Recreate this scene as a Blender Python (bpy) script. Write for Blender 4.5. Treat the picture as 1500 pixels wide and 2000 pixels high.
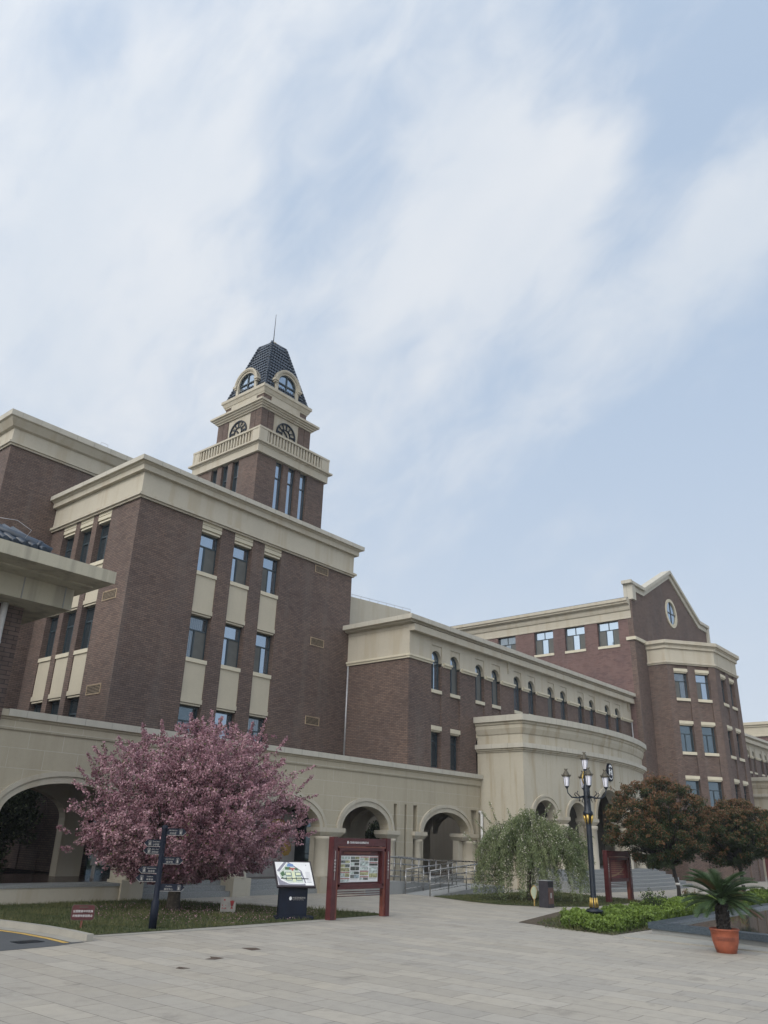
import bpy, bmesh, math, random
import numpy as np
from mathutils import Vector, Matrix
for o in list(bpy.data.objects): bpy.data.objects.remove(o)
random.seed(7); rng = np.random.default_rng(7)
SC = bpy.context.scene; COL = SC.collection
# ------------------------------------------------------------------ camera
def rotm():
    p, r, y = [math.radians(a) for a in (22.6087, 1.8667, 49.3184)]
    cp, sp, cr, sr = math.cos(p), math.sin(p), math.cos(r), math.sin(r)
    M = np.array([[cr, -sr, 0], [sr, cr, 0], [0, 0, 1]]) @ np.array([[1, 0, 0], [0, sp, -cp], [0, cp, sp]])
    T = np.array([[math.cos(y), math.sin(y), 0], [-math.sin(y), math.cos(y), 0], [0, 0, 1]])
    return T @ M.T
W = rotm()
cam = bpy.data.cameras.new('camera'); camo = bpy.data.objects.new('camera', cam); COL.objects.link(camo)
mw = Matrix([[W[0][0], -W[0][1], -W[0][2], 0], [W[1][0], -W[1][1], -W[1][2], 0], [W[2][0], -W[2][1], -W[2][2], 2.0], [0, 0, 0, 1]])
camo.matrix_world = mw
cam.sensor_fit = 'HORIZONTAL'; cam.sensor_width = 36; cam.lens = 1533.6/1500*36
cam.clip_start = 0.1; cam.clip_end = 3000
SC.camera = camo
# ------------------------------------------------------------------ world / sun
world = bpy.data.worlds.new('World'); SC.world = world; world.use_nodes = True
SUN = Vector((-0.88, -0.10, 0.60)).normalized()
def build_world():
    nt = world.node_tree; N = nt.nodes; L = nt.links
    for n in list(N): N.remove(n)
    out = N.new('ShaderNodeOutputWorld'); bg = N.new('ShaderNodeBackground'); bg.inputs[1].default_value = 0.1
    L.new(bg.outputs[0], out.inputs[0])
    sky = N.new('ShaderNodeTexSky'); sky.sky_type = 'NISHITA'; sky.sun_disc = False
    sky.sun_elevation = math.asin(SUN.z); sky.sun_rotation = math.atan2(SUN.x, SUN.y)
    sky.air_density = 1.0; sky.dust_density = 1.5; sky.ozone_density = 1.5
    tc = N.new('ShaderNodeTexCoord')
    def vm(op, a, b=None):
        n = N.new('ShaderNodeVectorMath'); n.operation = op
        for i, v in enumerate((a, b)):
            if v is None: continue
            if isinstance(v, (tuple, float, int)): n.inputs[i].default_value = v if isinstance(v, tuple) else (v,)*3
            else: L.new(v, n.inputs[i])
        return n
    def m(op, a, b=None, c=None, clamp=False):
        n = N.new('ShaderNodeMath'); n.operation = op; n.use_clamp = clamp
        for i, v in enumerate((a, b, c)):
            if v is None: continue
            if isinstance(v, (float, int)): n.inputs[i].default_value = v
            else: L.new(v, n.inputs[i])
        return n.outputs[0]
    d = tc.outputs['Generated']
    sep = N.new('ShaderNodeSeparateXYZ'); L.new(d, sep.inputs[0])
    # cloud field lives on the sky sphere: noise stretched along the wind, gathered into a few banks
    wind = Vector(CL['wind']).normalized(); w2 = Vector((0, 0, 1)).cross(wind).normalized(); w3 = wind.cross(w2)
    cx_ = [vm('DOT_PRODUCT', d, tuple(a)).outputs['Value'] for a in (wind, w2, w3)]
    cmb = N.new('ShaderNodeCombineXYZ')
    for i in range(3): L.new(cx_[i], cmb.inputs[i])
    def cloud(sc, loc, det, rough, dist):
        mp = N.new('ShaderNodeMapping'); mp.inputs['Scale'].default_value = sc; mp.inputs['Location'].default_value = loc
        L.new(cmb.outputs[0], mp.inputs[0])
        n = N.new('ShaderNodeTexNoise'); n.inputs['Scale'].default_value = 1.0
        n.inputs['Detail'].default_value = det; n.inputs['Roughness'].default_value = rough; n.inputs['Distortion'].default_value = dist
        L.new(mp.outputs[0], n.inputs[0]); return n.outputs[0]
    n1 = cloud(CL['s1'], CL['l1'], 6, 0.5, 0.25)
    n2 = cloud(CL['s2'], CL['l2'], 7, 0.55, 0.4)
    v = m('ADD', m('MULTIPLY', n1, 0.56), m('MULTIPLY', n2, 0.44))
    for (c, sg, amp) in BANKS:
        dt = vm('DOT_PRODUCT', d, tuple(c)).outputs['Value']
        g = m('EXPONENT', m('DIVIDE', m('SUBTRACT', dt, 1.0), sg*sg))
        v = m('ADD', v, m('MULTIPLY', g, amp))
    mask = N.new('ShaderNodeMapRange'); mask.interpolation_type = 'SMOOTHSTEP'
    mask.inputs['From Min'].default_value = CL['lo']; mask.inputs['From Max'].default_value = CL['hi']
    L.new(v, mask.inputs[0])
    # cloud brightness varies softly
    n3 = cloud((3.2, 5, 5), (4.2, 1.3, 0), 5, 0.5, 0.2)
    cb = N.new('ShaderNodeMapRange'); cb.inputs['From Min'].default_value = 0.3; cb.inputs['From Max'].default_value = 0.7
    L.new(n3, cb.inputs[0])
    cc = N.new('ShaderNodeMix'); cc.data_type = 'RGBA'; L.new(cb.outputs[0], cc.inputs[0])
    cc.inputs[6].default_value = CL['c0']; cc.inputs[7].default_value = CL['c1']
    # clear sky: nishita softened toward haze
    hz = m('POWER', m('SUBTRACT', 1.0, m('MAXIMUM', sep.outputs[2], 0.0)), 2.4)
    base = N.new('ShaderNodeMix'); base.data_type = 'RGBA'; base.inputs[0].default_value = 0.85
    L.new(sky.outputs[0], base.inputs[6]); base.inputs[7].default_value = CL['blue']
    hm = N.new('ShaderNodeMix'); hm.data_type = 'RGBA'; L.new(m('MULTIPLY', hz, 1.05, None, True), hm.inputs[0])
    L.new(base.outputs[2], hm.inputs[6]); hm.inputs[7].default_value = CL['haze']
    fm = N.new('ShaderNodeMix'); fm.data_type = 'RGBA'; L.new(mask.outputs[0], fm.inputs[0])
    L.new(hm.outputs[2], fm.inputs[6]); L.new(cc.outputs[2], fm.inputs[7])
    # thin overcast glows around the hidden sun
    gl = vm('DOT_PRODUCT', d, tuple(SUN)).outputs['Value']
    ga = m('EXPONENT', m('DIVIDE', m('SUBTRACT', gl, 1.0), CL['gw']))
    gm = N.new('ShaderNodeMix'); gm.data_type = 'RGBA'; gm.blend_type = 'ADD'; gm.inputs[0].default_value = 1.0
    gc = N.new('ShaderNodeMix'); gc.data_type = 'RGBA'; L.new(ga, gc.inputs[0]); gc.inputs[6].default_value = (0, 0, 0, 1); gc.inputs[7].default_value = CL['glow']
    L.new(fm.outputs[2], gm.inputs[6]); L.new(gc.outputs[2], gm.inputs[7])
    L.new(gm.outputs[2], bg.inputs[0])
def _d(px, py):
    v = W @ np.array([(px-750)/1533.6, (py-1000)/1533.6, 1.0]); return Vector(v).normalized()
BANKS = [(_d(60, 260), .26, .17), (_d(300, 750), .26, .13), (_d(520, 120), .05, -.06), (_d(640, 330), .06, -.05), (_d(900, 520), .085, .16), (_d(1040, 410), .075, .20), (_d(1110, 320), .05, .14), (_d(1270, 540), .07, .18), (_d(1380, 440), .07, .24), (_d(1490, 380), .07, .24), (_d(1200, 470), .045, -.10), (_d(1330, 340), .05, -.10),
         (_d(760, 180), .13, .05), (_d(1100, 60), .12, .07), (_d(1330, 200), .10, -.11), (_d(1480, 120), .14, -.08), (_d(720, 420), .10, -.05), (_d(1200, 900), .30, -.10), (_d(600, 560), .05, -.05), (_d(950, 640), .10, .08), (_d(1180, 620), .06, .12), (_d(760, 720), .14, .08), (_d(1000, 200), .06, .08)]
_w = (_d(1200, 250)-_d(850, 600))
CL = dict(gw=0.30, glow=(16.5, 15.2, 13.2, 1), wind=tuple(_w), s1=(2.6, 5.2, 5.2), l1=(2.3, 0.6, 0), s2=(9, 17, 17), l2=(1.1, 5.2, 0),
          lo=.44, hi=.82, c0=(5.4, 6.05, 6.9, 1), c1=(6.5, 6.85, 7.35, 1), blue=(3.95, 5.1, 6.75, 1), haze=(6.0, 6.55, 7.2, 1))
build_world()
sl = bpy.data.lights.new('sun', 'SUN'); sl.energy = 0.75; sl.angle = math.radians(24); sl.color = (1, .96, .9)
so = bpy.data.objects.new('sun', sl); COL.objects.link(so); so.rotation_euler = SUN.to_track_quat('Z', 'Y').to_euler()
so.location = (0, 0, 60)
SC.view_settings.view_transform = 'Standard'; SC.view_settings.look = 'None'; SC.view_settings.exposure = 0.20; SC.view_settings.gamma = 1
SC.render.engine = 'CYCLES'; SC.cycles.max_bounces = 6; SC.cycles.diffuse_bounces = 3; SC.cycles.glossy_bounces = 3
SC.cycles.transparent_max_bounces = 6; SC.cycles.caustics_reflective = False; SC.cycles.caustics_refractive = False
SC.render.resolution_x = 768; SC.render.resolution_y = 1024

# ------------------------------------------------------------------ materials
class NT:
    def __init__(s, name):
        s.mat = bpy.data.materials.new(name); s.mat.use_nodes = True; s.nt = s.mat.node_tree
        s.b = s.nt.nodes['Principled BSDF']; s.geo = s.n('ShaderNodeNewGeometry'); s.pos = s.geo.outputs['Position']
    def n(s, t, **kw):
        x = s.nt.nodes.new(t)
        for k, v in kw.items(): setattr(x, k, v)
        return x
    def l(s, a, b): s.nt.links.new(a, b)
    def put(s, node, i, v):
        if v is None: return
        if hasattr(v, 'is_linked') or hasattr(v, 'links'): s.l(v, node.inputs[i])
        else: node.inputs[i].default_value = v
    def m(s, op, a, b=None, c=None):
        x = s.n('ShaderNodeMath', operation=op)
        for i, v in enumerate((a, b, c)): s.put(x, i, v)
        return x.outputs[0]
    def noise(s, scale, det=4, rough=.5, vec=None, dist=0):
        x = s.n('ShaderNodeTexNoise'); x.inputs['Detail'].default_value = det; x.inputs['Roughness'].default_value = rough
        x.inputs['Distortion'].default_value = dist
        mp = s.n('ShaderNodeMapping'); mp.inputs['Scale'].default_value = scale if isinstance(scale, tuple) else (scale,)*3
        x.inputs['Scale'].default_value = 1
        s.l(vec or s.pos, mp.inputs[0]); s.l(mp.outputs[0], x.inputs[0]); return x.outputs[0]
    def ramp(s, v, a, b, smooth=True):
        x = s.n('ShaderNodeMapRange'); x.interpolation_type = 'SMOOTHSTEP' if smooth else 'LINEAR'
        x.inputs['From Min'].default_value = a; x.inputs['From Max'].default_value = b; s.l(v, x.inputs[0]); return x.outputs[0]
    def mix(s, f, a, b, mode='MIX'):
        x = s.n('ShaderNodeMix', data_type='RGBA', blend_type=mode)
        s.put(x, 0, f)
        for i, v in ((6, a), (7, b)):
            if isinstance(v, tuple) and len(v) == 3: v = (*v, 1)
            s.put(x, i, v)
        return x.outputs[2]
    def uv(s):
        # wall coordinates: along the wall, up the wall
        cr = s.n('ShaderNodeVectorMath', operation='CROSS_PRODUCT'); cr.inputs[0].default_value = (0, 0, 1); s.l(s.geo.outputs['True Normal'], cr.inputs[1])
        dt = s.n('ShaderNodeVectorMath', operation='DOT_PRODUCT'); s.l(s.pos, dt.inputs[0]); s.l(cr.outputs[0], dt.inputs[1])
        sp = s.n('ShaderNodeSeparateXYZ'); s.l(s.pos, sp.inputs[0])
        cb = s.n('ShaderNodeCombineXYZ'); s.l(dt.outputs['Value'], cb.inputs[0]); s.l(sp.outputs[2], cb.inputs[1]); return cb.outputs[0]
    def bump(s, h, strength=.3, dist=.02):
        x = s.n('ShaderNodeBump'); x.inputs['Strength'].default_value = strength; x.inputs['Distance'].default_value = dist
        s.l(h, x.inputs['Height']); s.l(x.outputs[0], s.b.inputs['Normal'])
    def done(s, col=None, rough=.8, metal=0, spec=None):
        if col is not None:
            if isinstance(col, tuple): s.b.inputs['Base Color'].default_value = (*col[:3], 1)
            else: s.l(col, s.b.inputs['Base Color'])
        if isinstance(rough, float) or isinstance(rough, int): s.b.inputs['Roughness'].default_value = rough
        else: s.l(rough, s.b.inputs['Roughness'])
        s.b.inputs['Metallic'].default_value = metal
        if spec is not None: s.b.inputs['Specular IOR Level'].default_value = spec
        return s.mat
def brick_mat(name, c1, c2, mort, w=.25, h=.078, ms=.011, soft=.5):
    t = NT(name); uv = t.uv()
    br = t.n('ShaderNodeTexBrick'); br.offset = .5; br.inputs['Scale'].default_value = 1; br.inputs['Brick Width'].default_value = w
    br.inputs['Row Height'].default_value = h; br.inputs['Mortar Size'].default_value = ms; br.inputs['Mortar Smooth'].default_value = .3
    br.inputs['Color1'].default_value = (*c1, 1); br.inputs['Color2'].default_value = (*c2, 1); br.inputs['Mortar'].default_value = (*mort, 1); br.inputs['Bias'].default_value = -.1
    t.l(uv, br.inputs[0])
    big = t.noise(.35, 4); med = t.noise(3.0, 4, .6)
    b2 = t.n('ShaderNodeTexBrick'); b2.offset = .5; b2.inputs['Scale'].default_value = 1; b2.inputs['Brick Width'].default_value = w; b2.inputs['Row Height'].default_value = h
    b2.inputs['Mortar Size'].default_value = 0; b2.inputs['Bias'].default_value = -.55; b2.inputs['Color1'].default_value = (1, 1, 1, 1); b2.inputs['Color2'].default_value = (.52, .53, .55, 1)
    mp2 = t.n('ShaderNodeMapping'); mp2.inputs['Location'].default_value = (w*37, h*18, 0); t.l(uv, mp2.inputs[0]); t.l(mp2.outputs[0], b2.inputs[0])
    stk = t.noise((1.4, 1.4, .10), 5, .6)
    c = t.mix(1.0, br.outputs[0], b2.outputs[0], 'MULTIPLY')
    c = t.mix(t.m('MULTIPLY', t.ramp(stk, .5, .72), .35), c, (.17, .145, .13))
    c = t.mix(t.ramp(big, .35, .7), c, (.80, .82, .86), 'MULTIPLY')
    c = t.mix(t.ramp(med, .35, .75), c, (.86, .82, .8), 'MULTIPLY')
    t.bump(t.m('ADD', t.m('MULTIPLY', br.outputs['Fac'], -1.0), t.m('MULTIPLY', t.noise(40, 3), .4)), .5, .012)
    return t.done(c, .85)
M = {}
M['brick'] = brick_mat('brown_brick', (.188, .130, .106), (.140, .099, .083), (.068, .055, .049))
M['bigbrick'] = brick_mat('split_face_block', (.135, .095, .08), (.09, .066, .058), (.035, .028, .026), .42, .13, .012)
M['brickfar'] = brick_mat('red_brown_render', (.185, .115, .105), (.165, .105, .095), (.14, .09, .085), .3, .075, .008)
def stucco(name, base, dirt, joints=None, streak=1.0):
    t = NT(name)
    st = t.noise((2.2, 2.2, .22), 5, .55); bl = t.noise(.7, 5, .6); fn = t.noise(9, 5, .65); gr = t.noise(120, 2)
    c = t.mix(t.m('MULTIPLY', t.ramp(st, .47, .68), .55*streak), base, dirt)
    c = t.mix(t.m('MULTIPLY', t.ramp(bl, .42, .75), .45), c, tuple(x*.84 for x in base))
    c = t.mix(t.m('MULTIPLY', t.ramp(fn, .4, .7), .22), c, tuple(x*.78 for x in base))
    c = t.mix(t.m('MULTIPLY', gr, .16), c, tuple(x*1.2 for x in base))
    if joints:
        uv = t.uv(); br = t.n('ShaderNodeTexBrick'); br.offset = .5; br.inputs['Scale'].default_value = 1
        br.inputs['Brick Width'].default_value = joints[0]; br.inputs['Row Height'].default_value = joints[1]
        br.inputs['Mortar Size'].default_value = joints[2]; br.inputs['Mortar Smooth'].default_value = .1
        mp = t.n('ShaderNodeMapping'); mp.inputs['Location'].default_value = (joints[3], joints[4], 0); t.l(uv, mp.inputs[0]); t.l(mp.outputs[0], br.inputs[0])
        fade = t.ramp(t.noise(.5, 3), .3, .6)
        c = t.mix(t.m('MULTIPLY', br.outputs['Fac'], t.m('MULTIPLY_ADD', fade, .5, .25)), c, joints[5])
    t.bump(t.m('ADD', t.noise(60, 4, .7), t.m('MULTIPLY', fn, .5)), .22, .01)
    return t.done(c, .88)
BE = (.45, .418, .345)
M['stucco'] = stucco('beige_render', BE, (.36, .30, .21), None, 1.0)
M['stuccoclean'] = stucco('beige_panel_render', (.47, .43, .34), (.39, .36, .29), None, .5)
M['stuccojoint'] = stucco('beige_render_with_joints', (.405, .365, .28), (.31, .27, .19), (1.10, .56, .007, -.16, .33, (.55, .53, .46)), .7)
M['portico'] = stucco('rain_stained_render', (.44, .41, .335), (.32, .265, .18), None, 1.5)
M['cap'] = stucco('pale_coping_stone', (.47, .45, .39), (.35, .33, .28), (.95, 5.0, .012, 0, 1.3, (.22, .21, .18)), .8)
M['lintel'] = stucco('pale_sill_stone', (.56, .52, .41), (.45, .41, .32), None, .4)
M['eave'] = stucco('weathered_concrete', (.43, .405, .32), (.20, .19, .16), None, 1.2)
def simple(name, col, rough=.6, metal=0, var=.15, scale=6, spec=None, bump=0):
    t = NT(name); n = t.noise(scale, 4, .6)
    c = t.mix(t.ramp(n, .3, .75), tuple(x*(1-var) for x in col), tuple(min(1, x*(1+var)) for x in col))
    if bump: t.bump(t.noise(scale*6, 3), bump, .01)
    r = t.m('MULTIPLY_ADD', n, .2, max(0.02, rough-.1))
    return t.done(c, r, metal, spec)
M['frame'] = simple('dark_teal_window_frame', (.035, .055, .068), .45)
M['screen'] = simple('insect_screen', (.115, .12, .115), .8, 0, .1, 3)
def glass(name, col, rough=.03, metal=.9):
    t = NT(name); n = t.noise(1.3, 2); t.bump(n, .06, .02)
    return t.done(col, rough, metal)
M['glass'] = glass('reflective_window_glass', (.35, .43, .52))
def curtain_glass():
    t = NT('window_glass_with_curtain'); wv = t.n('ShaderNodeTexWave'); wv.inputs['Scale'].default_value = 3.2; wv.inputs['Distortion'].default_value = 1.5; wv.inputs['Detail'].default_value = 2
    t.l(t.uv(), wv.inputs[0]); c = t.mix(t.m('MULTIPLY', wv.outputs[1], .7), (.13, .17, .21), (.30, .33, .35)); t.bump(t.noise(1.3, 2), .06, .02); return t.done(c, .08, .75)
M['glass2'] = curtain_glass()
M['glass3'] = glass('reflective_window_glass_pale', (.37, .45, .54), .08)
M['glassdark'] = glass('dark_window_glass', (.13, .17, .20), .06, .8)
M['grille'] = simple('tan_vent_grille', (.40, .31, .21), .6)
M['black'] = simple('dark_void', (.012, .012, .014), .8)
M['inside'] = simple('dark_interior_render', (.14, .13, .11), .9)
M['tile'] = simple('dark_blue_glazed_tile', (.026, .043, .070), .38, 0, .35, 4, .6)
M['darkmetal'] = simple('black_iron', (.012, .018, .028), .38, .3, .3, 12)
M['gold'] = simple('gold_paint', (.5, .35, .1), .35, .7)
M['bronze'] = simple('aged_bronze_paint', (.09, .08, .06), .5, .4)
M['lampglass'] = simple('frosted_lamp_glass', (.74, .75, .84), .35, 0, .03)
M['steel'] = simple('stainless_steel', (.36, .355, .35), .28, .9, .1)
M['redwood'] = simple('maroon_painted_steel', (.078, .018, .020), .42, 0, .25, 5)
M['redwood2'] = simple('brown_red_trim', (.16, .05, .035), .45, 0, .2, 5)
M['navy'] = simple('navy_painted_steel', (.006, .010, .022), .6, 0, .2, 5, .25)
M['white'] = simple('white_print', (.72, .73, .74), .5, 0, .05)
M['offwhite'] = simple('grey_white_panel', (.33, .32, .31), .6, 0, .08)
M['pipe'] = simple('pale_plastic_pipe', (.58, .58, .57), .45, 0, .1)
M['zinc'] = simple('galvanised_pipe', (.42, .43, .45), .4, .3)
M['polished'] = simple('polished_brown_granite', (.085, .055, .045), .22, 0, .3, 8)
M['granite'] = simple('grey_granite', (.25, .26, .26), .6, 0, .22, 30, None, .2)
M['dkgranite'] = simple('dark_blue_granite', (.055, .075, .095), .3, 0, .4, 40)
M['conc'] = stucco('grey_concrete', (.27, .28, .28), (.19, .2, .2), None, .6)
M['terracotta'] = simple('terracotta', (.30, .085, .045), .6, 0, .18, 9, None, .1)
M['soil'] = simple('dark_soil', (.075, .055, .036), .95, 0, .3, 20, None, .5)
M['bark'] = simple('dark_bark', (.075, .062, .050), .9, 0, .4, 14, None, .8)
M['barkdk'] = simple('black_bark', (.03, .027, .026), .9, 0, .4, 14, None, .8)
M['yellow'] = simple('yellow_road_paint', (.55, .36, .09), .7, 0, .2, 12)
M['ypole'] = simple('ochre_painted_pole', (.42, .27, .08), .6)
M['rust'] = simple('brown_missing_slab_bed', (.085, .058, .042), .9, 0, .3, 20)
M['red'] = simple('dark_red_paint', (.20, .012, .015), .5)
M['water'] = None
def leafmat(name, c1, c2, c3=None, trans=.25):
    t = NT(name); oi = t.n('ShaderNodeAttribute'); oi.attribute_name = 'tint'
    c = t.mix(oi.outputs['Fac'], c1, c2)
    n = t.noise(1.6, 3)
    if c3: c = t.mix(t.m('MULTIPLY', t.ramp(n, .45, .7), .6), c, c3)
    t.done(c, .6)
    try: t.b.inputs['Subsurface Weight'].default_value = 0
    except Exception: pass
    tr = t.n('ShaderNodeBsdfTranslucent'); t.l(c, tr.inputs[0]) if not isinstance(c, tuple) else None
    mx = t.n('ShaderNodeMixShader'); mx.inputs[0].default_value = trans
    out = [x for x in t.nt.nodes if x.type == 'OUTPUT_MATERIAL'][0]
    t.l(t.b.outputs[0], mx.inputs[1]); t.l(tr.outputs[0], mx.inputs[2]); t.l(mx.outputs[0], out.inputs[0])
    return t.mat
M['blossom'] = leafmat('pink_blossom', (.22, .10, .13), (.66, .43, .48), (.34, .17, .22))
M['crableaf'] = leafmat('crab_leaf', (.06, .07, .02), (.10, .11, .03))
M['photred'] = leafmat('russet_new_leaf', (.12, .056, .030), (.22, .115, .055), (.10, .075, .03))
M['photgreen'] = leafmat('dark_green_leaf', (.022, .04, .014), (.05, .075, .022))
M['weep'] = leafmat('grey_green_leaf', (.09, .125, .05), (.26, .30, .15), (.14, .19, .085))
M['wflower'] = leafmat('cream_blossom', (.42, .40, .32), (.62, .6, .52))
M['hedge'] = leafmat('bright_hedge_leaf', (.045, .085, .014), (.19, .28, .045), (.11, .17, .03))
M['palm'] = leafmat('sago_leaf', (.03, .065, .025), (.085, .14, .055))
M['palmdry'] = leafmat('brown_old_frond', (.09, .045, .02), (.14, .07, .03))
M['grassb'] = leafmat('grass_blade', (.028, .05, .012), (.17, .17, .07), (.06, .085, .022))
def ground_mats():
    t = NT('stone_paving')
    mp = t.n('ShaderNodeMapping'); mp.inputs['Rotation'].default_value = (0, 0, math.radians(90)); t.l(t.pos, mp.inputs[0])
    br = t.n('ShaderNodeTexBrick'); br.offset = .37; br.inputs['Scale'].default_value = 1; br.inputs['Brick Width'].default_value = 1.0
    br.inputs['Row Height'].default_value = .47; br.inputs['Mortar Size'].default_value = .006; br.inputs['Mortar Smooth'].default_value = .2; br.inputs['Bias'].default_value = 0
    br.inputs['Color1'].default_value = (.318, .292, .248, 1); br.inputs['Color2'].default_value = (.405, .37, .31, 1); br.inputs['Mortar'].default_value = (.13, .12, .11, 1)
    t.l(mp.outputs[0], br.inputs[0])
    # second, offset slab field gives a third tone
    br2 = t.n('ShaderNodeTexBrick'); br2.offset = .37; br2.inputs['Scale'].default_value = 1; br2.inputs['Brick Width'].default_value = 2.0
    br2.inputs['Row Height'].default_value = .47; br2.inputs['Mortar Size'].default_value = 0; br2.inputs['Color1'].default_value = (.97, .98, 1.0, 1); br2.inputs['Color2'].default_value = (1.03, 1.01, .97, 1)
    t.l(mp.outputs[0], br2.inputs[0])
    c = t.mix(1.0, br.outputs[0], br2.outputs[0], 'MULTIPLY')
    big = t.noise(.25, 4, .55); fn = t.noise(5, 5, .65); gr = t.noise(90, 2)
    c = t.mix(t.m('MULTIPLY', t.ramp(big, .35, .7), .35), c, (.30, .285, .26))
    c = t.mix(t.m('MULTIPLY', t.ramp(fn, .4, .72), .3), c, (.19, .175, .155))
    c = t.mix(t.m('MULTIPLY', gr, .25), c, (.40, .385, .36))
    spk = t.noise(1.1, 6, .7); c = t.mix(t.m('MULTIPLY', t.ramp(spk, .56, .70), .45), c, (.17, .155, .135))
    jn = t.noise(2.2, 3); c = t.mix(t.m('MULTIPLY', br.outputs['Fac'], t.ramp(jn, .35, .6)), c, (.10, .092, .08))
    t.bump(t.m('ADD', t.m('MULTIPLY', br.outputs['Fac'], -1.0), t.m('MULTIPLY', gr, .3)), .35, .006)
    M['paving'] = t.done(c, .72)
    t = NT('asphalt'); n = t.noise(1.2, 5); g = t.noise(80, 3)
    c = t.mix(n, (.045, .052, .06), (.085, .09, .095)); c = t.mix(t.m('MULTIPLY', g, .4), c, (.12, .125, .13)); t.bump(g, .4, .01); M['asphalt'] = t.done(c, .85)
    t = NT('kerb_stone'); n = t.noise(3, 5); g = t.noise(60, 3)
    c = t.mix(n, (.26, .25, .22), (.40, .385, .34)); c = t.mix(t.m('MULTIPLY', g, .4), c, (.22, .21, .19)); t.bump(g, .3, .01); M['kerb'] = t.done(c, .8)
    t = NT('turf'); n = t.noise(.8, 5, .6); g = t.noise(26, 4, .7)
    c = t.mix(n, (.035, .05, .014), (.085, .095, .03)); c = t.mix(t.ramp(g, .45, .75), c, (.10, .085, .05)); t.bump(g, .8, .03); M['turf'] = t.done(c, .95)
    t = NT('pond_water'); t.bump(t.noise(2.5, 3), .05, .01); M['water'] = t.done((.05, .055, .045), .04, 0, .8)
    t = NT('outer_ground'); M['outer'] = t.done(t.mix(t.noise(.1, 4), (.16, .16, .14), (.24, .23, .2)), .9)
ground_mats()
# ------------------------------------------------------------------ mesh helpers
def tag(o, label=None, cat=None, group=None, kind=None):
    if label: o['label'] = label
    if cat: o['category'] = cat
    if group: o['group'] = group
    if kind: o['kind'] = kind
    return o
LOC = {}
def thing(name, label, cat, loc, group=None):
    o = bpy.data.objects.new(name, None); COL.objects.link(o); o.location = loc; o.empty_display_size = .3
    LOC[o.name] = Vector(loc); tag(o, label, cat, group); return o
def root_loc(p):
    while p.parent: p = p.parent
    return LOC.get(p.name, Vector((0, 0, 0)))
class Fr:
    """wall frame: u along, z up, n outward"""
    def __init__(s, O, T, Nn): s.O = Vector(O); s.T = Vector(T).normalized(); s.N = Vector(Nn).normalized()
    def __call__(s, u, z, n=0): return s.O + s.T*u + s.N*n + Vector((0, 0, z))
class Circ:
    def __init__(s, cx, cy, R): s.cx, s.cy, s.R = cx, cy, R
    def __call__(s, u, z, n=0):
        a = math.asin(max(-1, min(1, (u-s.cx)/s.R))); r = s.R+n
        return Vector((s.cx+r*math.sin(a), s.cy-r*math.cos(a), z))
WORLD = lambda x, z, y: Vector((x, y, z))
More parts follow.
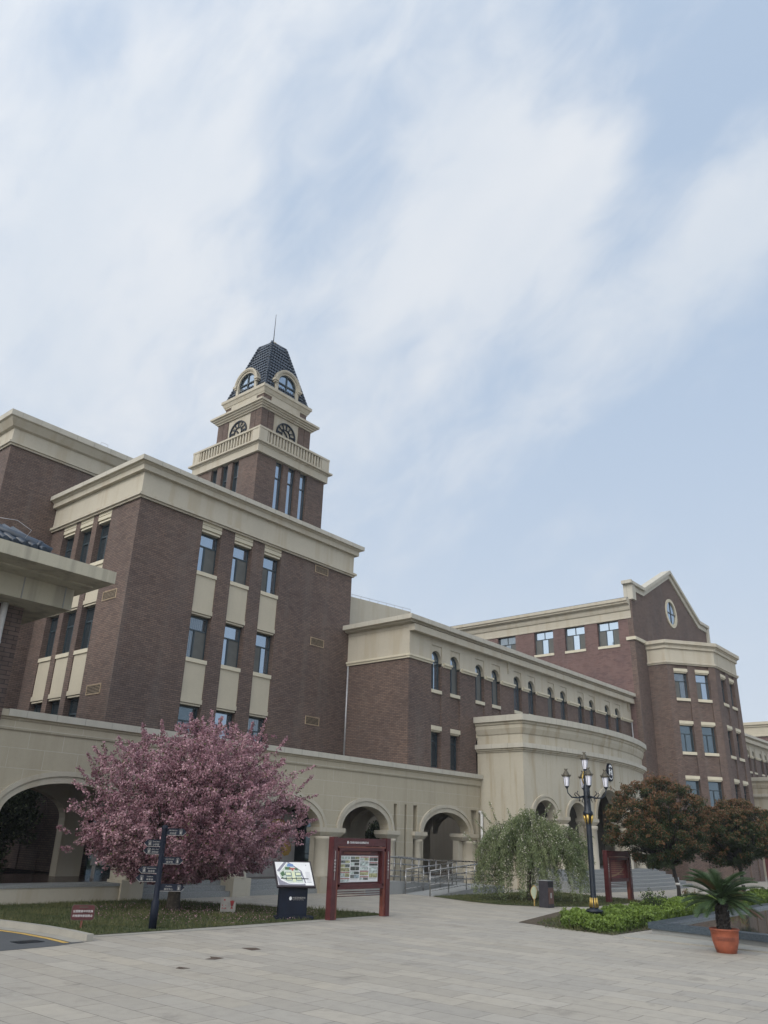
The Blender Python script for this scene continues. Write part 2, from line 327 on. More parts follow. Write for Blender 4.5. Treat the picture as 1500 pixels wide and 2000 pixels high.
class MB:
    def __init__(s): s.v = []; s.f = []; s.mi = []; s.m = 0; s.smooth = set()
    def add(s, vs, fs, smooth=False):
        b = len(s.v); s.v += [tuple(v) for v in vs]
        for f in fs:
            if smooth: s.smooth.add(len(s.f))
            s.f.append(tuple(i+b for i in f)); s.mi.append(s.m)
        return s
    def hexa(s, p):  # p: 8 pts bottom 4, top 4
        return s.add(p, [(0, 3, 2, 1), (4, 5, 6, 7), (0, 1, 5, 4), (1, 2, 6, 5), (2, 3, 7, 6), (3, 0, 4, 7)])
    def box(s, F, u0, u1, z0, z1, n0, n1):
        return s.hexa([F(u0, z0, n0), F(u1, z0, n0), F(u1, z0, n1), F(u0, z0, n1), F(u0, z1, n0), F(u1, z1, n0), F(u1, z1, n1), F(u0, z1, n1)])
    def wbox(s, x0, x1, y0, y1, z0, z1):
        return s.hexa([(x0, y0, z0), (x1, y0, z0), (x1, y1, z0), (x0, y1, z0), (x0, y0, z1), (x1, y0, z1), (x1, y1, z1), (x0, y1, z1)])
    def prism(s, pts, z0, z1):
        n = len(pts); vs = [(p[0], p[1], z0) for p in pts]+[(p[0], p[1], z1) for p in pts]
        fs = [tuple(range(n-1, -1, -1)), tuple(range(n, 2*n))]+[(i, (i+1) % n, n+(i+1) % n, n+i) for i in range(n)]
        return s.add(vs, fs)
    def tube(s, pts, r, seg=8, cap=True, smooth=True):
        pts = [Vector(p) for p in pts]; rs = r if isinstance(r, (list, tuple)) else [r]*len(pts)
        vs = []; up = Vector((0, 0, 1)); prev = None
        for i, p in enumerate(pts):
            d = (pts[min(i+1, len(pts)-1)]-pts[max(i-1, 0)]).normalized()
            a = prev if prev else (up if abs(d.z) < .9 else Vector((1, 0, 0)))
            x = (a - d*a.dot(d)); x = x.normalized() if x.length > 1e-6 else d.orthogonal().normalized(); y = d.cross(x); prev = x
            for k in range(seg):
                t = 2*math.pi*k/seg; vs.append(p+x*math.cos(t)*rs[i]+y*math.sin(t)*rs[i])
        fs = [(i*seg+k, i*seg+(k+1) % seg, (i+1)*seg+(k+1) % seg, (i+1)*seg+k) for i in range(len(pts)-1) for k in range(seg)]
        s.add(vs, fs, smooth)
        if cap:
            b = len(s.v)-len(vs); s.f.append(tuple(b+k for k in range(seg-1, -1, -1))); s.mi.append(s.m)
            s.f.append(tuple(b+(len(pts)-1)*seg+k for k in range(seg))); s.mi.append(s.m)
        return s
    def lathe(s, c, prof, seg=16, smooth=True, rot=0):
        c = Vector(c); vs = []
        for r, z in prof:
            for k in range(seg):
                t = 2*math.pi*k/seg+rot; vs.append(c+Vector((math.cos(t)*r, math.sin(t)*r, z)))
        n = len(prof); fs = [(i*seg+k, i*seg+(k+1) % seg, (i+1)*seg+(k+1) % seg, (i+1)*seg+k) for i in range(n-1) for k in range(seg)]
        s.add(vs, fs, smooth); b = len(s.v)-len(vs)
        s.f.append(tuple(b+k for k in range(seg-1, -1, -1))); s.mi.append(s.m)
        s.f.append(tuple(b+(n-1)*seg+k for k in range(seg))); s.mi.append(s.m); return s
    def ring(s, F, cx, spring, hw, rise, w, n0, n1, seg=24, hw2=None):
        """half ring round an arch opening"""
        vs = []
        for i in range(seg+1):
            t = math.pi*i/seg; c, sn = -math.cos(t), math.sin(t)
            for k, (a, b) in enumerate(((hw, rise), (hw+w, rise+w))):
                for n in (n0, n1): vs.append(F(cx+c*a, spring+sn*b, n))
        fs = []
        for i in range(seg):
            a = i*4; b = a+4
            fs += [(a, b, b+1, a+1), (a+1, b+1, b+3, a+3), (a+3, b+3, b+2, a+2), (a+2, b+2, b, a)]
        fs += [(0, 1, 3, 2), (seg*4, seg*4+2, seg*4+3, seg*4+1)]
        return s.add(vs, fs)
    def strip(s, F, u0, u1, bf, top, n0, n1, k=1):
        """solid wall between u0,u1 with bottom bf(u) and a flat (or top(u)) top"""
        tf = top if callable(top) else (lambda u: top)
        us = [u0+(u1-u0)*i/k for i in range(k+1)]; vs = []
        for u in us:
            b = bf(u) if callable(bf) else bf
            for z in (b, tf(u)):
                for n in (n0, n1): vs.append(F(u, z, n))
        fs = []
        for i in range(k):
            a = i*4; b = a+4
            fs += [(a+1, b+1, b+3, a+3), (a, a+2, b+2, b), (a, b, b+1, a+1), (a+2, a+3, b+3, b+2)]
        fs += [(0, 1, 3, 2), (k*4, k*4+2, k*4+3, k*4+1)]
        return s.add(vs, fs)
    def arch(s, F, cx, spring, hw, rise, top, n0, n1, k=24):
        f = lambda u: spring+rise*math.sqrt(max(0, 1-((u-cx)/hw)**2))
        us = [cx-hw*math.cos(math.pi*i/k) for i in range(k+1)]
        for a, b in zip(us, us[1:]): s.strip(F, a, b, f, top, n0, n1, 1)
        return s
    def cornice(s, path, prof, closed=False):
        """path: list of (x,y), outward to the right of travel; prof: closed loop of (out, z)"""
        P = [Vector((p[0], p[1])) for p in path]; n = len(P); m = len(prof); vs = []
        for i, p in enumerate(P):
            a = P[i-1] if (i > 0 or closed) else None; b = P[(i+1) % n] if (i < n-1 or closed) else None
            nd = []
            if a is not None: d = (p-a).normalized(); nd.append(Vector((d.y, -d.x)))
            if b is not None: d = (b-p).normalized(); nd.append(Vector((d.y, -d.x)))
            if len(nd) == 2: q = (nd[0]+nd[1]).normalized(); q = q/max(.3, q.dot(nd[0]))
            else: q = nd[0]
            for o, z in prof: vs.append((p.x+q.x*o, p.y+q.y*o, z))
        fs = []; R_ = n if closed else n-1
        for i in range(R_):
            j = (i+1) % n
            for k in range(m):
                l = (k+1) % m; fs.append((i*m+k, j*m+k, j*m+l, i*m+l))
        if not closed: fs += [tuple(range(m)), tuple((n-1)*m+k for k in range(m-1, -1, -1))]
        return s.add(vs, fs)
    def build(s, name, mats, parent=None, fix=True):
        me = bpy.data.meshes.new(name); L0 = root_loc(parent) if parent else Vector((0, 0, 0))
        me.from_pydata([(v[0]-L0.x, v[1]-L0.y, v[2]-L0.z) for v in s.v], [], s.f)
        mats = mats if isinstance(mats, (list, tuple)) else [mats]
        for m in mats: me.materials.append(M[m] if isinstance(m, str) else m)
        me.polygons.foreach_set('material_index', s.mi)
        if s.smooth: me.polygons.foreach_set('use_smooth', [i in s.smooth for i in range(len(s.f))])
        if fix:
            bm = bmesh.new(); bm.from_mesh(me); bmesh.ops.recalc_face_normals(bm, faces=bm.faces); bm.to_mesh(me); bm.free()
        me.update(); o = bpy.data.objects.new(name, me); COL.objects.link(o)
        if parent: o.parent = parent
        return o
def text(body, size, F, u, z, n, mat, parent, name='lettering', align='LEFT', sx=1.0, ext=.002):
    c = bpy.data.curves.new(name, 'FONT'); c.body = body; c.size = size; c.extrude = ext; c.align_x = align; c.resolution_u = 2
    t = bpy.data.objects.new(name, c); COL.objects.link(t)
    me = bpy.data.meshes.new_from_object(t.evaluated_get(bpy.context.evaluated_depsgraph_get())); bpy.data.objects.remove(t)
    L0 = root_loc(parent)
    for v in me.vertices: v.co = F(u+v.co.x*sx, z+v.co.y, n+v.co.z) - L0
    me.materials.clear(); me.materials.append(M[mat]); o = bpy.data.objects.new(name, me); COL.objects.link(o); o.parent = parent; return o

# ------------------------------------------------------------------ windows
def window(F, u0, u1, z0, z1, n, parent, tr=.68, cols=(.42,), screen=None, dark=False, arch=False, bright=False, two=False):
    """frame mesh 'window' with child 'pane'; n = outer face of the frame"""
    w = u1-u0; f = .055; m = MB(); d = .07
    zt = z0+(z1-z0)*tr
    if arch:
        r = w/2; sp = z1-r; cx = (u0+u1)/2
        m.box(F, u0, u0+f, z0, sp, n-d, n); m.box(F, u1-f, u1, z0, sp, n-d, n); m.box(F, u0, u1, z0, z0+f, n-d, n)
        m.ring(F, cx, sp, r-f, r-f, f, n-d, n, 16); m.box(F, u0+f, u1-f, sp-.12, sp-.05, n-d, n+.005)
        xm = u0+w*cols[0]; m.box(F, xm-.025, xm+.025, z0+f, sp-.12, n-d, n+.005); zt = sp-.12
    else:
        m.box(F, u0, u0+f, z0, z1, n-d, n); m.box(F, u1-f, u1, z0, z1, n-d, n)
        m.box(F, u0+f, u1-f, z0, z0+f, n-d, n); m.box(F, u0+f, u1-f, z1-f, z1, n-d, n)
        if tr < 1: m.box(F, u0+f, u1-f, zt-.03, zt+.03, n-d, n+.005)
        for c in cols:
            xm = u0+w*c; m.box(F, xm-.028, xm+.028, z0+f, zt-.03 if tr < 1 else z1-f, n-d, n+.005)
        if two: xm = (u0+u1)/2; m.box(F, xm-.025, xm+.025, zt+.03, z1-f, n-d, n+.005)
    o = m.build('window', 'frame', parent)
    g = MB(); edges = [u0]+[u0+w*c for c in cols]+[u1]; tl = random.uniform(-.006, .006); tl2 = random.uniform(-.006, .006)
    def pane(a, b, c, dd, nn, mi):
        g.m = mi; t1 = tl*(b-a); t2 = tl2*(dd-c)
        g.add([F(a, c, nn), F(b, c, nn+t1), F(b, dd, nn+t1+t2), F(a, dd, nn+t2)], [(0, 1, 2, 3)])
    for i in range(len(edges)-1):
        sc = screen is not None and i in screen
        pane(edges[i]+.01, edges[i+1]-.01, z0+.02, (zt if tr < 1 or arch else z1-.02), n-.035 + (.02 if sc else 0), 1 if sc else 0)
    g.m = 0
    if arch:
        vs = [F(cx-(r-.02)*math.cos(math.pi*i/16), sp-.1 if i in (0, 16) else sp+(r-.02)*math.sin(math.pi*i/16), n-.035) for i in range(17)]
        g.add(vs, [tuple(range(17))])
    elif tr < 1: pane(u0+.01, u1-.01, zt, z1-.02, n-.035, 0)
    g.build('pane', ['glassdark' if dark else ('glass3' if bright else random.choice(['glass', 'glass', 'glass2', 'glass3'])), 'screen'], o, fix=False)
    return o
def vent(F, u0, u1, z0, z1, parent):
    m = MB(); f = .028
    m.box(F, u0, u1, z0, z0+f, .0, .03); m.box(F, u0, u1, z1-f, z1, .0, .03); m.box(F, u0, u0+f, z0+f, z1-f, 0, .03); m.box(F, u1-f, u1, z0+f, z1-f, 0, .03)
    k = 6
    for i in range(k):
        z = z0+f+(z1-z0-2*f)*(i+.5)/k; m.box(F, u0+f, u1-f, z-.009, z+.006, .004, .02)
    m.m = 1; m.box(F, u0+f, u1-f, z0+f, z1-f, .001, .004)
    return m.build('vent_grille', ['grille', 'black'], parent)

# ================================================================== MAIN BUILDING
YM, XM, XR, YB = 27.95, 16.6, 30.0, 35.3
def main_building():
    t = thing('school_building', 'brown brick block directly below the clock tower with three columns of tall recessed windows', 'building', (23.3, 31.6, 0), 'brick school buildings')
    FF = Fr((0, YM, 0), (1, 0, 0), (0, -1, 0)); FL = Fr((XM, 0, 0), (0, -1, 0), (-1, 0, 0))  # FL: u = -y
    b = MB(); TH = .36; z0, z1 = 0.5, 15.2
    baysF = [(19.9, 21.02), (21.8, 22.92), (23.67, 24.79)]
    baysL = [(-34.2, -33.1), (-32.71, -31.62), (-31.22, -30.13)]
    def wall(F, a, e, bays):
        x = a
        for p, q in bays:
            b.box(F, x, p, z0 if F is FF else z0, z1, -TH, 0); x = q
        b.box(F, x, e, z0, z1, -TH, 0)
    wall(FF, XM, XR, baysF); wall(FL, -YB, -(YM+TH), baysL)
    b.wbox(XR-TH, XR, YM+TH, YB, z0, z1)
    b.build('wall', 'brick', t)
    core = MB(); core.wbox(XM+TH+.25, XR-TH-.02, YM+TH+.25, YB-.02, 0.6, 16.2); core.build('inner_core', 'inside', t)
    sills = [12.79, 8.92, 5.06]; b2 = MB()
    for F, bays, dk in ((FF, baysF, False), (FL, baysL, False)):
        for bi, (p, q) in enumerate(bays):
            for si, S in enumerate(sills):
                a = MB(); a.box(F, p-.0, q+.0, S-.17, S, -TH, .012); a.build('sill', 'lintel', t)
                if S > 6:
                    nl = S-1.68
                    a = MB(); a.box(F, p, q, nl, S-.17, -TH, -.05); a.box(F, p, q, nl-.19, nl, -TH, -.005)
                    a.box(F, p+.04, q-.04, nl-.28, nl-.22, -TH, -.05); a.box(F, p, q, nl-.22, nl-.19, -TH, -.10)
                    a.build('spandrel_panel', 'stuccoclean', t)
                else:
                    a = MB(); a.box(F, p, q, .5, S-.17, -TH, -.06); a.build('lower_infill', 'brick', t)
                top = S+1.87
                if S > 12:
                    a = MB(); a.box(F, p, q, 15.0, 15.2, -TH, -.008); a.box(F, p, q, 14.97, 15.0, -TH, -.05)
                    a.box(F, p, q, 14.80, 14.97, -TH, -.008); a.box(F, p, q, 14.74, 14.80, -TH, -.09); a.box(F, p+.04, q-.04, 14.67, 14.74, -TH, -.05)
                    a.build('lintel', 'lintel', t)
                if F is FF: sc = (1,) if bi < 2 else (0,); cols = (.42,) if bi < 2 else (.5,)
                else: sc = (1,) if bi == 2 else None; cols = (.5,)
                window(F, p, q, S, top-.01 if S > 12 else min(top, S+1.87), -.27, t, .68, cols, sc if S > 6 else None, dark=(F is FL) or (S < 6 and bi == 0))
    
    for z in (14.68, 10.86, 7.0):
        vent(FF, 27.18, 28.13, z, z+.40, t)
    for z in (10.82, 6.93): vent(FL, -29.66, -28.62, z, z+.40, t)
    c = MB(); path = [(XR, YB), (XM, YB), (XM, YM), (XR, YM)]  # travel so that right side is outward
    path = [(XM, YB), (XM, YM), (XR, YM), (XR, YB)][::1]
    prof = [(-.3, 15.2), (.10, 15.13), (.10, 15.2), (.19, 15.22), (.19, 15.34), (.05, 15.38), (.05, 16.36), (.24, 16.36), (.24, 16.60), (.30, 16.64), (.34, 16.69), (.44, 16.69), (.44, 16.90), (-.3, 16.90)]
    c.cornice(path, prof)
    c.build('cornice', ['stucco'], t)
    cc = MB(); cc.cornice(path, [(.30, 16.70), (.452, 16.70), (.452, 16.91), (.30, 16.91)]); cc.build('coping', 'cap', t)
    r = MB(); r.wbox(XM+.2, XR-.2, YM+.2, YB, 16.2, 16.35); r.build('roof', 'conc', t)
    p = MB(); p.tube([(XR-.03, YM-.07, 10.25), (XR-.03, YM-.07, 5.15)], .045, 8); p.build('downpipe', 'zinc', t)
main_building()
def back_block():
    t = thing('school_building', 'taller plain brick block with deep pale cornice rising behind the left edge of the photo', 'building', (16, 40, 0), 'brick school buildings')
    b = MB(); b.wbox(13.76, 29.9, 35.32, 50, 0, 18.85); b.build('wall', 'brick', t)
    c = MB(); path = [(13.76, 50), (13.76, 35.32), (29.9, 35.32), (29.9, 50)]
    c.cornice(path, [(-.3, 18.85), (.08, 18.77), (.08, 18.85), (.16, 18.87), (.16, 18.97), (.05, 19.01), (.05, 19.65), (.20, 19.70), (.42, 20.02), (.5, 20.06), (.5, 20.33), (-.3, 20.33)]); c.build('cornice', 'stucco', t)
    cc = MB(); cc.cornice(path, [(.3, 20.07), (.515, 20.07), (.515, 20.345), (.3, 20.345)]); cc.build('coping', 'cap', t)
    r = MB(); r.wbox(14.0, 29.7, 35.5, 49.8, 19.6, 19.8); r.build('roof', 'conc', t)
    rod = MB(); rod.tube([(18.0, 35.0, 20.33), (18.0, 35.0, 20.6), (18.4, 35.0, 20.6), (18.4, 35.0, 20.33)], .012, 5); rod.build('lightning_bracket', 'zinc', t)
back_block()
# ================================================================== CLOCK TOWER
def tower():
    cx, cy = 27.4, 33.4
    t = thing('clock_tower', 'square brick clock tower with balustrade, dormers, blue tiled steep roof and thin spire', 'tower', (cx, cy, 16.3))
    x0, x1, y0, y1 = 24.8, 30.0, 30.6, 36.2
    faces = [('F', Fr((cx, y0, 0), (1, 0, 0), (0, -1, 0)), 2.6), ('L', Fr((x0, cy, 0), (0, -1, 0), (-1, 0, 0)), 2.8),
             ('R', Fr((x1, cy, 0), (0, 1, 0), (1, 0, 0)), 2.8), ('B', Fr((cx, y1, 0), (-1, 0, 0), (0, 1, 0)), 2.6)]
    w = MB(); TH = .4
    for k, F, h in faces:
        wins = [(-1.23, -.68), (-.28, .27), (.66, 1.21)]
        a = -h if k in 'FB' else -h+TH; e = h if k in 'FB' else h-TH
        x = a
        for p, q in wins: w.box(F, x, p, 16.36, 21.5, -TH, 0); x = q
        w.box(F, x, e, 16.36, 21.5, -TH, 0)
        for p, q in wins:
            w.box(F, p, q, 16.36, 18.0, -TH, -.0)
            window(F, p, q, 18.0, 21.5, -.16, t, .72, (), None, dark=(k == 'L'), bright=True)
    w.build('wall', 'brick', t)
    core = MB(); core.wbox(x0+.45, x1-.45, y0+.45, y1-.45, 16.4, 21.7); core.build('inner_core', 'inside', t)
    sq = lambda hx, hy=None: [(cx-hx, cy+(hy or hx)), (cx-hx, cy-(hy or hx)), (cx+hx, cy-(hy or hx)), (cx+hx, cy+(hy or hx))]
    c = MB(); c.cornice(sq(2.6, 2.8), [(-.4, 21.5), (.15, 21.5), (.15, 21.93), (.2, 21.96), (.2, 22.02), (.35, 22.04), (.35, 22.14), (.28, 22.17), (-.4, 22.17)], True)
    c.prism(sq(2.3, 2.5), 21.95, 22.15); c.build('balcony_band', 'stucco', t)
    # balustrade
    rail = MB(); rail.cornice(sq(2.6, 2.8), [(0.0, 22.93), (.2, 22.93), (.2, 23.05), (0.0, 23.05)], True)
    rail.cornice(sq(2.6, 2.8), [(.02, 22.17), (.18, 22.17), (.18, 22.25), (.02, 22.25)], True)
    for k, F, h in faces:
        for s in (-1, 1):
            u = s*(h-.12); rail.box(F, u-.31, u+.31, 22.25, 22.93, .03, .17)
        rail.box(F, -h+.1, h-.1, 22.25, 22.93, .0, .035); n = 19
        for i in range(n):
            u = -(h-.52)+(2*h-1.04)*i/(n-1); rail.box(F, u-.045, u+.045, 22.25, 22.93, .05, .15)
    rail.build('balustrade', 'stucco', t)
    # clock storey
    H = 1.98; b = MB(); st = MB()
    F4 = [Fr((cx, cy-H, 0), (1, 0, 0), (0, -1, 0)), Fr((cx-H, cy, 0), (0, -1, 0), (-1, 0, 0)), Fr((cx+H, cy, 0), (0, 1, 0), (1, 0, 0)), Fr((cx, cy+H, 0), (-1, 0, 0), (0, 1, 0))]
    b.prism(sq(H-.04), 22.16, 24.95)
    b.build('clock_storey', 'stucco', t)
    for F in F4:
        for s in (-1, 1):
            a, e = (s*(H-(.0 if F in (F4[0], F4[3]) else .04)), s*(H-.5)), (s*(H-.53), s*(H-.98))
            for q in (a, e): p_ = MB(); p_.box(F, min(q), max(q), 22.16, 24.93, -.04, .0); p_.build('pilaster', 'brick', t)
    for F in F4:
        cm = MB(); R_ = .75; zc = 23.88
        for i in range(48):
            a0, a1 = 2*math.pi*i/48, 2*math.pi*(i+1)/48
            for r0, r1, n1 in ((R_-.07, R_, .05), (.30, .335, .04)):
                cm.hexa([F(math.cos(a0)*r0, zc+math.sin(a0)*r0, -.03), F(math.cos(a1)*r0, zc+math.sin(a1)*r0, -.03), F(math.cos(a1)*r1, zc+math.sin(a1)*r1, -.03), F(math.cos(a0)*r1, zc+math.sin(a0)*r1, -.03),
                         F(math.cos(a0)*r0, zc+math.sin(a0)*r0, n1), F(math.cos(a1)*r0, zc+math.sin(a1)*r0, n1), F(math.cos(a1)*r1, zc+math.sin(a1)*r1, n1), F(math.cos(a0)*r1, zc+math.sin(a0)*r1, n1)])
        def bar(a, r0, r1, wd, n1):
            c_, s_ = math.cos(a), math.sin(a); g = lambda r, o, n: F(c_*r-s_*o, zc+s_*r+c_*o, n)
            cm.hexa([g(r0, -wd, 0), g(r1, -wd, 0), g(r1, wd, 0), g(r0, wd, 0), g(r0, -wd, n1), g(r1, -wd, n1), g(r1, wd, n1), g(r0, wd, n1)])
        for i in range(12):
            a = math.pi/2-i*math.pi/6
            for o in ((-.05, .05) if i % 3 else (-.07, 0, .07)): bar(a+o, .335, R_-.07, .013, .035)
        cm.m = 1; bar(math.radians(140), -.08, .42, .022, .07); bar(math.radians(-62), -.1, .55, .016, .085)
        cm.build('clock_face', ['darkmetal', 'darkmetal'], t)
    c = MB(); c.cornice(sq(H), [(-.4, 24.9), (.06, 24.9), (.08, 24.98), (.16, 25.0), (.18, 25.08), (.26, 25.1), (.28, 25.18), (.38, 25.2), (.38, 25.33), (-.4, 25.38)], True); c.build('cornice', 'stucco', t)
    at = MB(); at.prism(sq(1.74), 25.3, 26.1); at.build('attic_wall', 'brick', t)
    up = MB()
    FA = [Fr((cx, cy-1.74, 0), (1, 0, 0), (0, -1, 0)), Fr((cx-1.74, cy, 0), (0, -1, 0), (-1, 0, 0)), Fr((cx+1.74, cy, 0), (0, 1, 0), (1, 0, 0)), Fr((cx, cy+1.74, 0), (-1, 0, 0), (0, 1, 0))]
    for F in FA: up.box(F, -1.15, 1.15, 25.3, 26.1, 0, .06)
    up.cornice(sq(1.74), [(-.4, 26.05), (.05, 26.05), (.06, 26.12), (.10, 26.16), (.18, 26.36), (.24, 26.40), (.24, 26.58), (-.4, 26.62)], True)
    up.prism(sq(1.5), 26.3, 26.6); up.build('upper_cornice', 'stucco', t)
    # roof with tile rows
    rf = MB(); prof = [(1.74, 26.62), (1.66, 26.95), (.57, 30.76)]; rows = 15
    for si in range(4):
        ang = [(-1, -1, 1, -1), (1, -1, 1, 1), (1, 1, -1, 1), (-1, 1, -1, -1)][si]
        for r in range(rows):
            f0, f1 = r/rows, (r+1)/rows
            h0 = 1.70+(0.57-1.70)*f0; h1 = 1.70+(.57-1.70)*f1; z0_ = 26.7+(30.76-26.7)*f0; z1_ = 26.7+(30.76-26.7)*f1
            lift = .035
            ncol = max(3, int(h0*2/.20)); K = ncol*4; vs = []
            for i in range(K+1):
                s = i/K*2-1; wv = .028*math.cos(i/K*ncol*2*math.pi)
                for h, z, lf in ((h0, z0_, lift+.03), (h1, z1_, .0)):
                    e = h+lf+wv
                    if si == 0: p = (cx+s*h, cy-e, z)
                    elif si == 1: p = (cx+e, cy+s*h, z)
                    elif si == 2: p = (cx-s*h, cy+e, z)
                    else: p = (cx-e, cy-s*h, z)
                    vs.append(p)
            rf.add(vs, [(2*i, 2*i+2, 2*i+3, 2*i+1) for i in range(K)])
    rf.prism(sq(.585), 30.7, 30.78)
    rf.add([(cx-.6, cy-.6, 30.76), (cx+.6, cy-.6, 30.76), (cx+.6, cy+.6, 30.76), (cx-.6, cy+.6, 30.76), (cx-.16, cy-.16, 31.12), (cx+.16, cy-.16, 31.12), (cx+.16, cy+.16, 31.12), (cx-.16, cy+.16, 31.12)],
           [(0, 1, 5, 4), (1, 2, 6, 5), (2, 3, 7, 6), (3, 0, 4, 7)])
    for sx, sy in ((-1, -1), (1, -1), (1, 1), (-1, 1)):
        for i in range(20):
            f0, f1 = i/20, (i+1.1)/20; h0 = 1.70+(.57-1.70)*f0+.03; h1 = 1.70+(.57-1.70)*f1+.03
            rf.tube([(cx+sx*h0, cy+sy*h0, 26.7+4.06*f0), (cx+sx*h1, cy+sy*h1, 26.7+4.06*f1)], [.10, .075], 8)
        rf.tube([(cx+sx*.6, cy+sy*.6, 30.76), (cx+sx*.17, cy+sy*.17, 31.12)], [.09, .07], 7)
    rf.build('tiled_roof', 'tile', t, fix=False)
    f = MB(); f.lathe((cx, cy, 0), [(.26, 31.08), (.26, 31.17), (.15, 31.25), (.05, 31.34)], 8); f.build('finial', 'stucco', t)
    s = MB(); s.tube([(cx, cy, 31.3), (cx, cy, 33.45)], [.03, .015], 6); s.build('spire', 'darkmetal', t)
    for F0 in FA:
        F = Fr(F0.O, F0.T, F0.N); d = MB()
        d.arch(F, 0, 27.35, .73, .68, 28.22, -.9, -.02, 14) if False else None
        for s_ in (-1, 1): d.box(F, min(s_*.73, s_*.93), max(s_*.73, s_*.93), 26.55, 27.36, -.95, .03)
        d.ring(F, 0, 27.36, .73, .68, .20, -1.15, .03, 20)
        d.ring(F, 0, 27.36, .86, .81, .17, -.12, .10, 20)
        d.ring(F, 0, 27.36, .93, .88, .10, -.10, .13, 20)
        for s_ in (-1, 1):
            a, e = sorted((s_*.82, s_*1.12)); d.box(F, a, e, 27.28, 27.42, -.12, .16); a, e = sorted((s_*.84, s_*1.06)); d.box(F, a, e, 27.18, 27.28, -.12, .10)
        d.box(F, -.95, .95, 26.15, 26.56, .0, .10)
        o = d.build('dormer', 'stucco', t)
        # glazing
        g = MB(); cxx = 0; r = .73; sp = 27.36
        vs = [F(-r, 26.55, -.12), F(r, 26.55, -.12)]+[F(r*math.cos(math.pi*i/16), sp+.68*math.sin(math.pi*i/16), -.12) for i in range(17)]
        g.add(vs, [tuple(range(len(vs)))]); g.m = 1
        g.box(F, -.035, .035, 26.55, 28.03, -.12, -.06); g.box(F, -r, r, 27.32, 27.39, -.12, -.055); g.ring(F, 0, sp, .67, .62, .06, -.12, -.05, 16)
        g.build('dormer_window', ['glass', 'frame'], o)
tower()
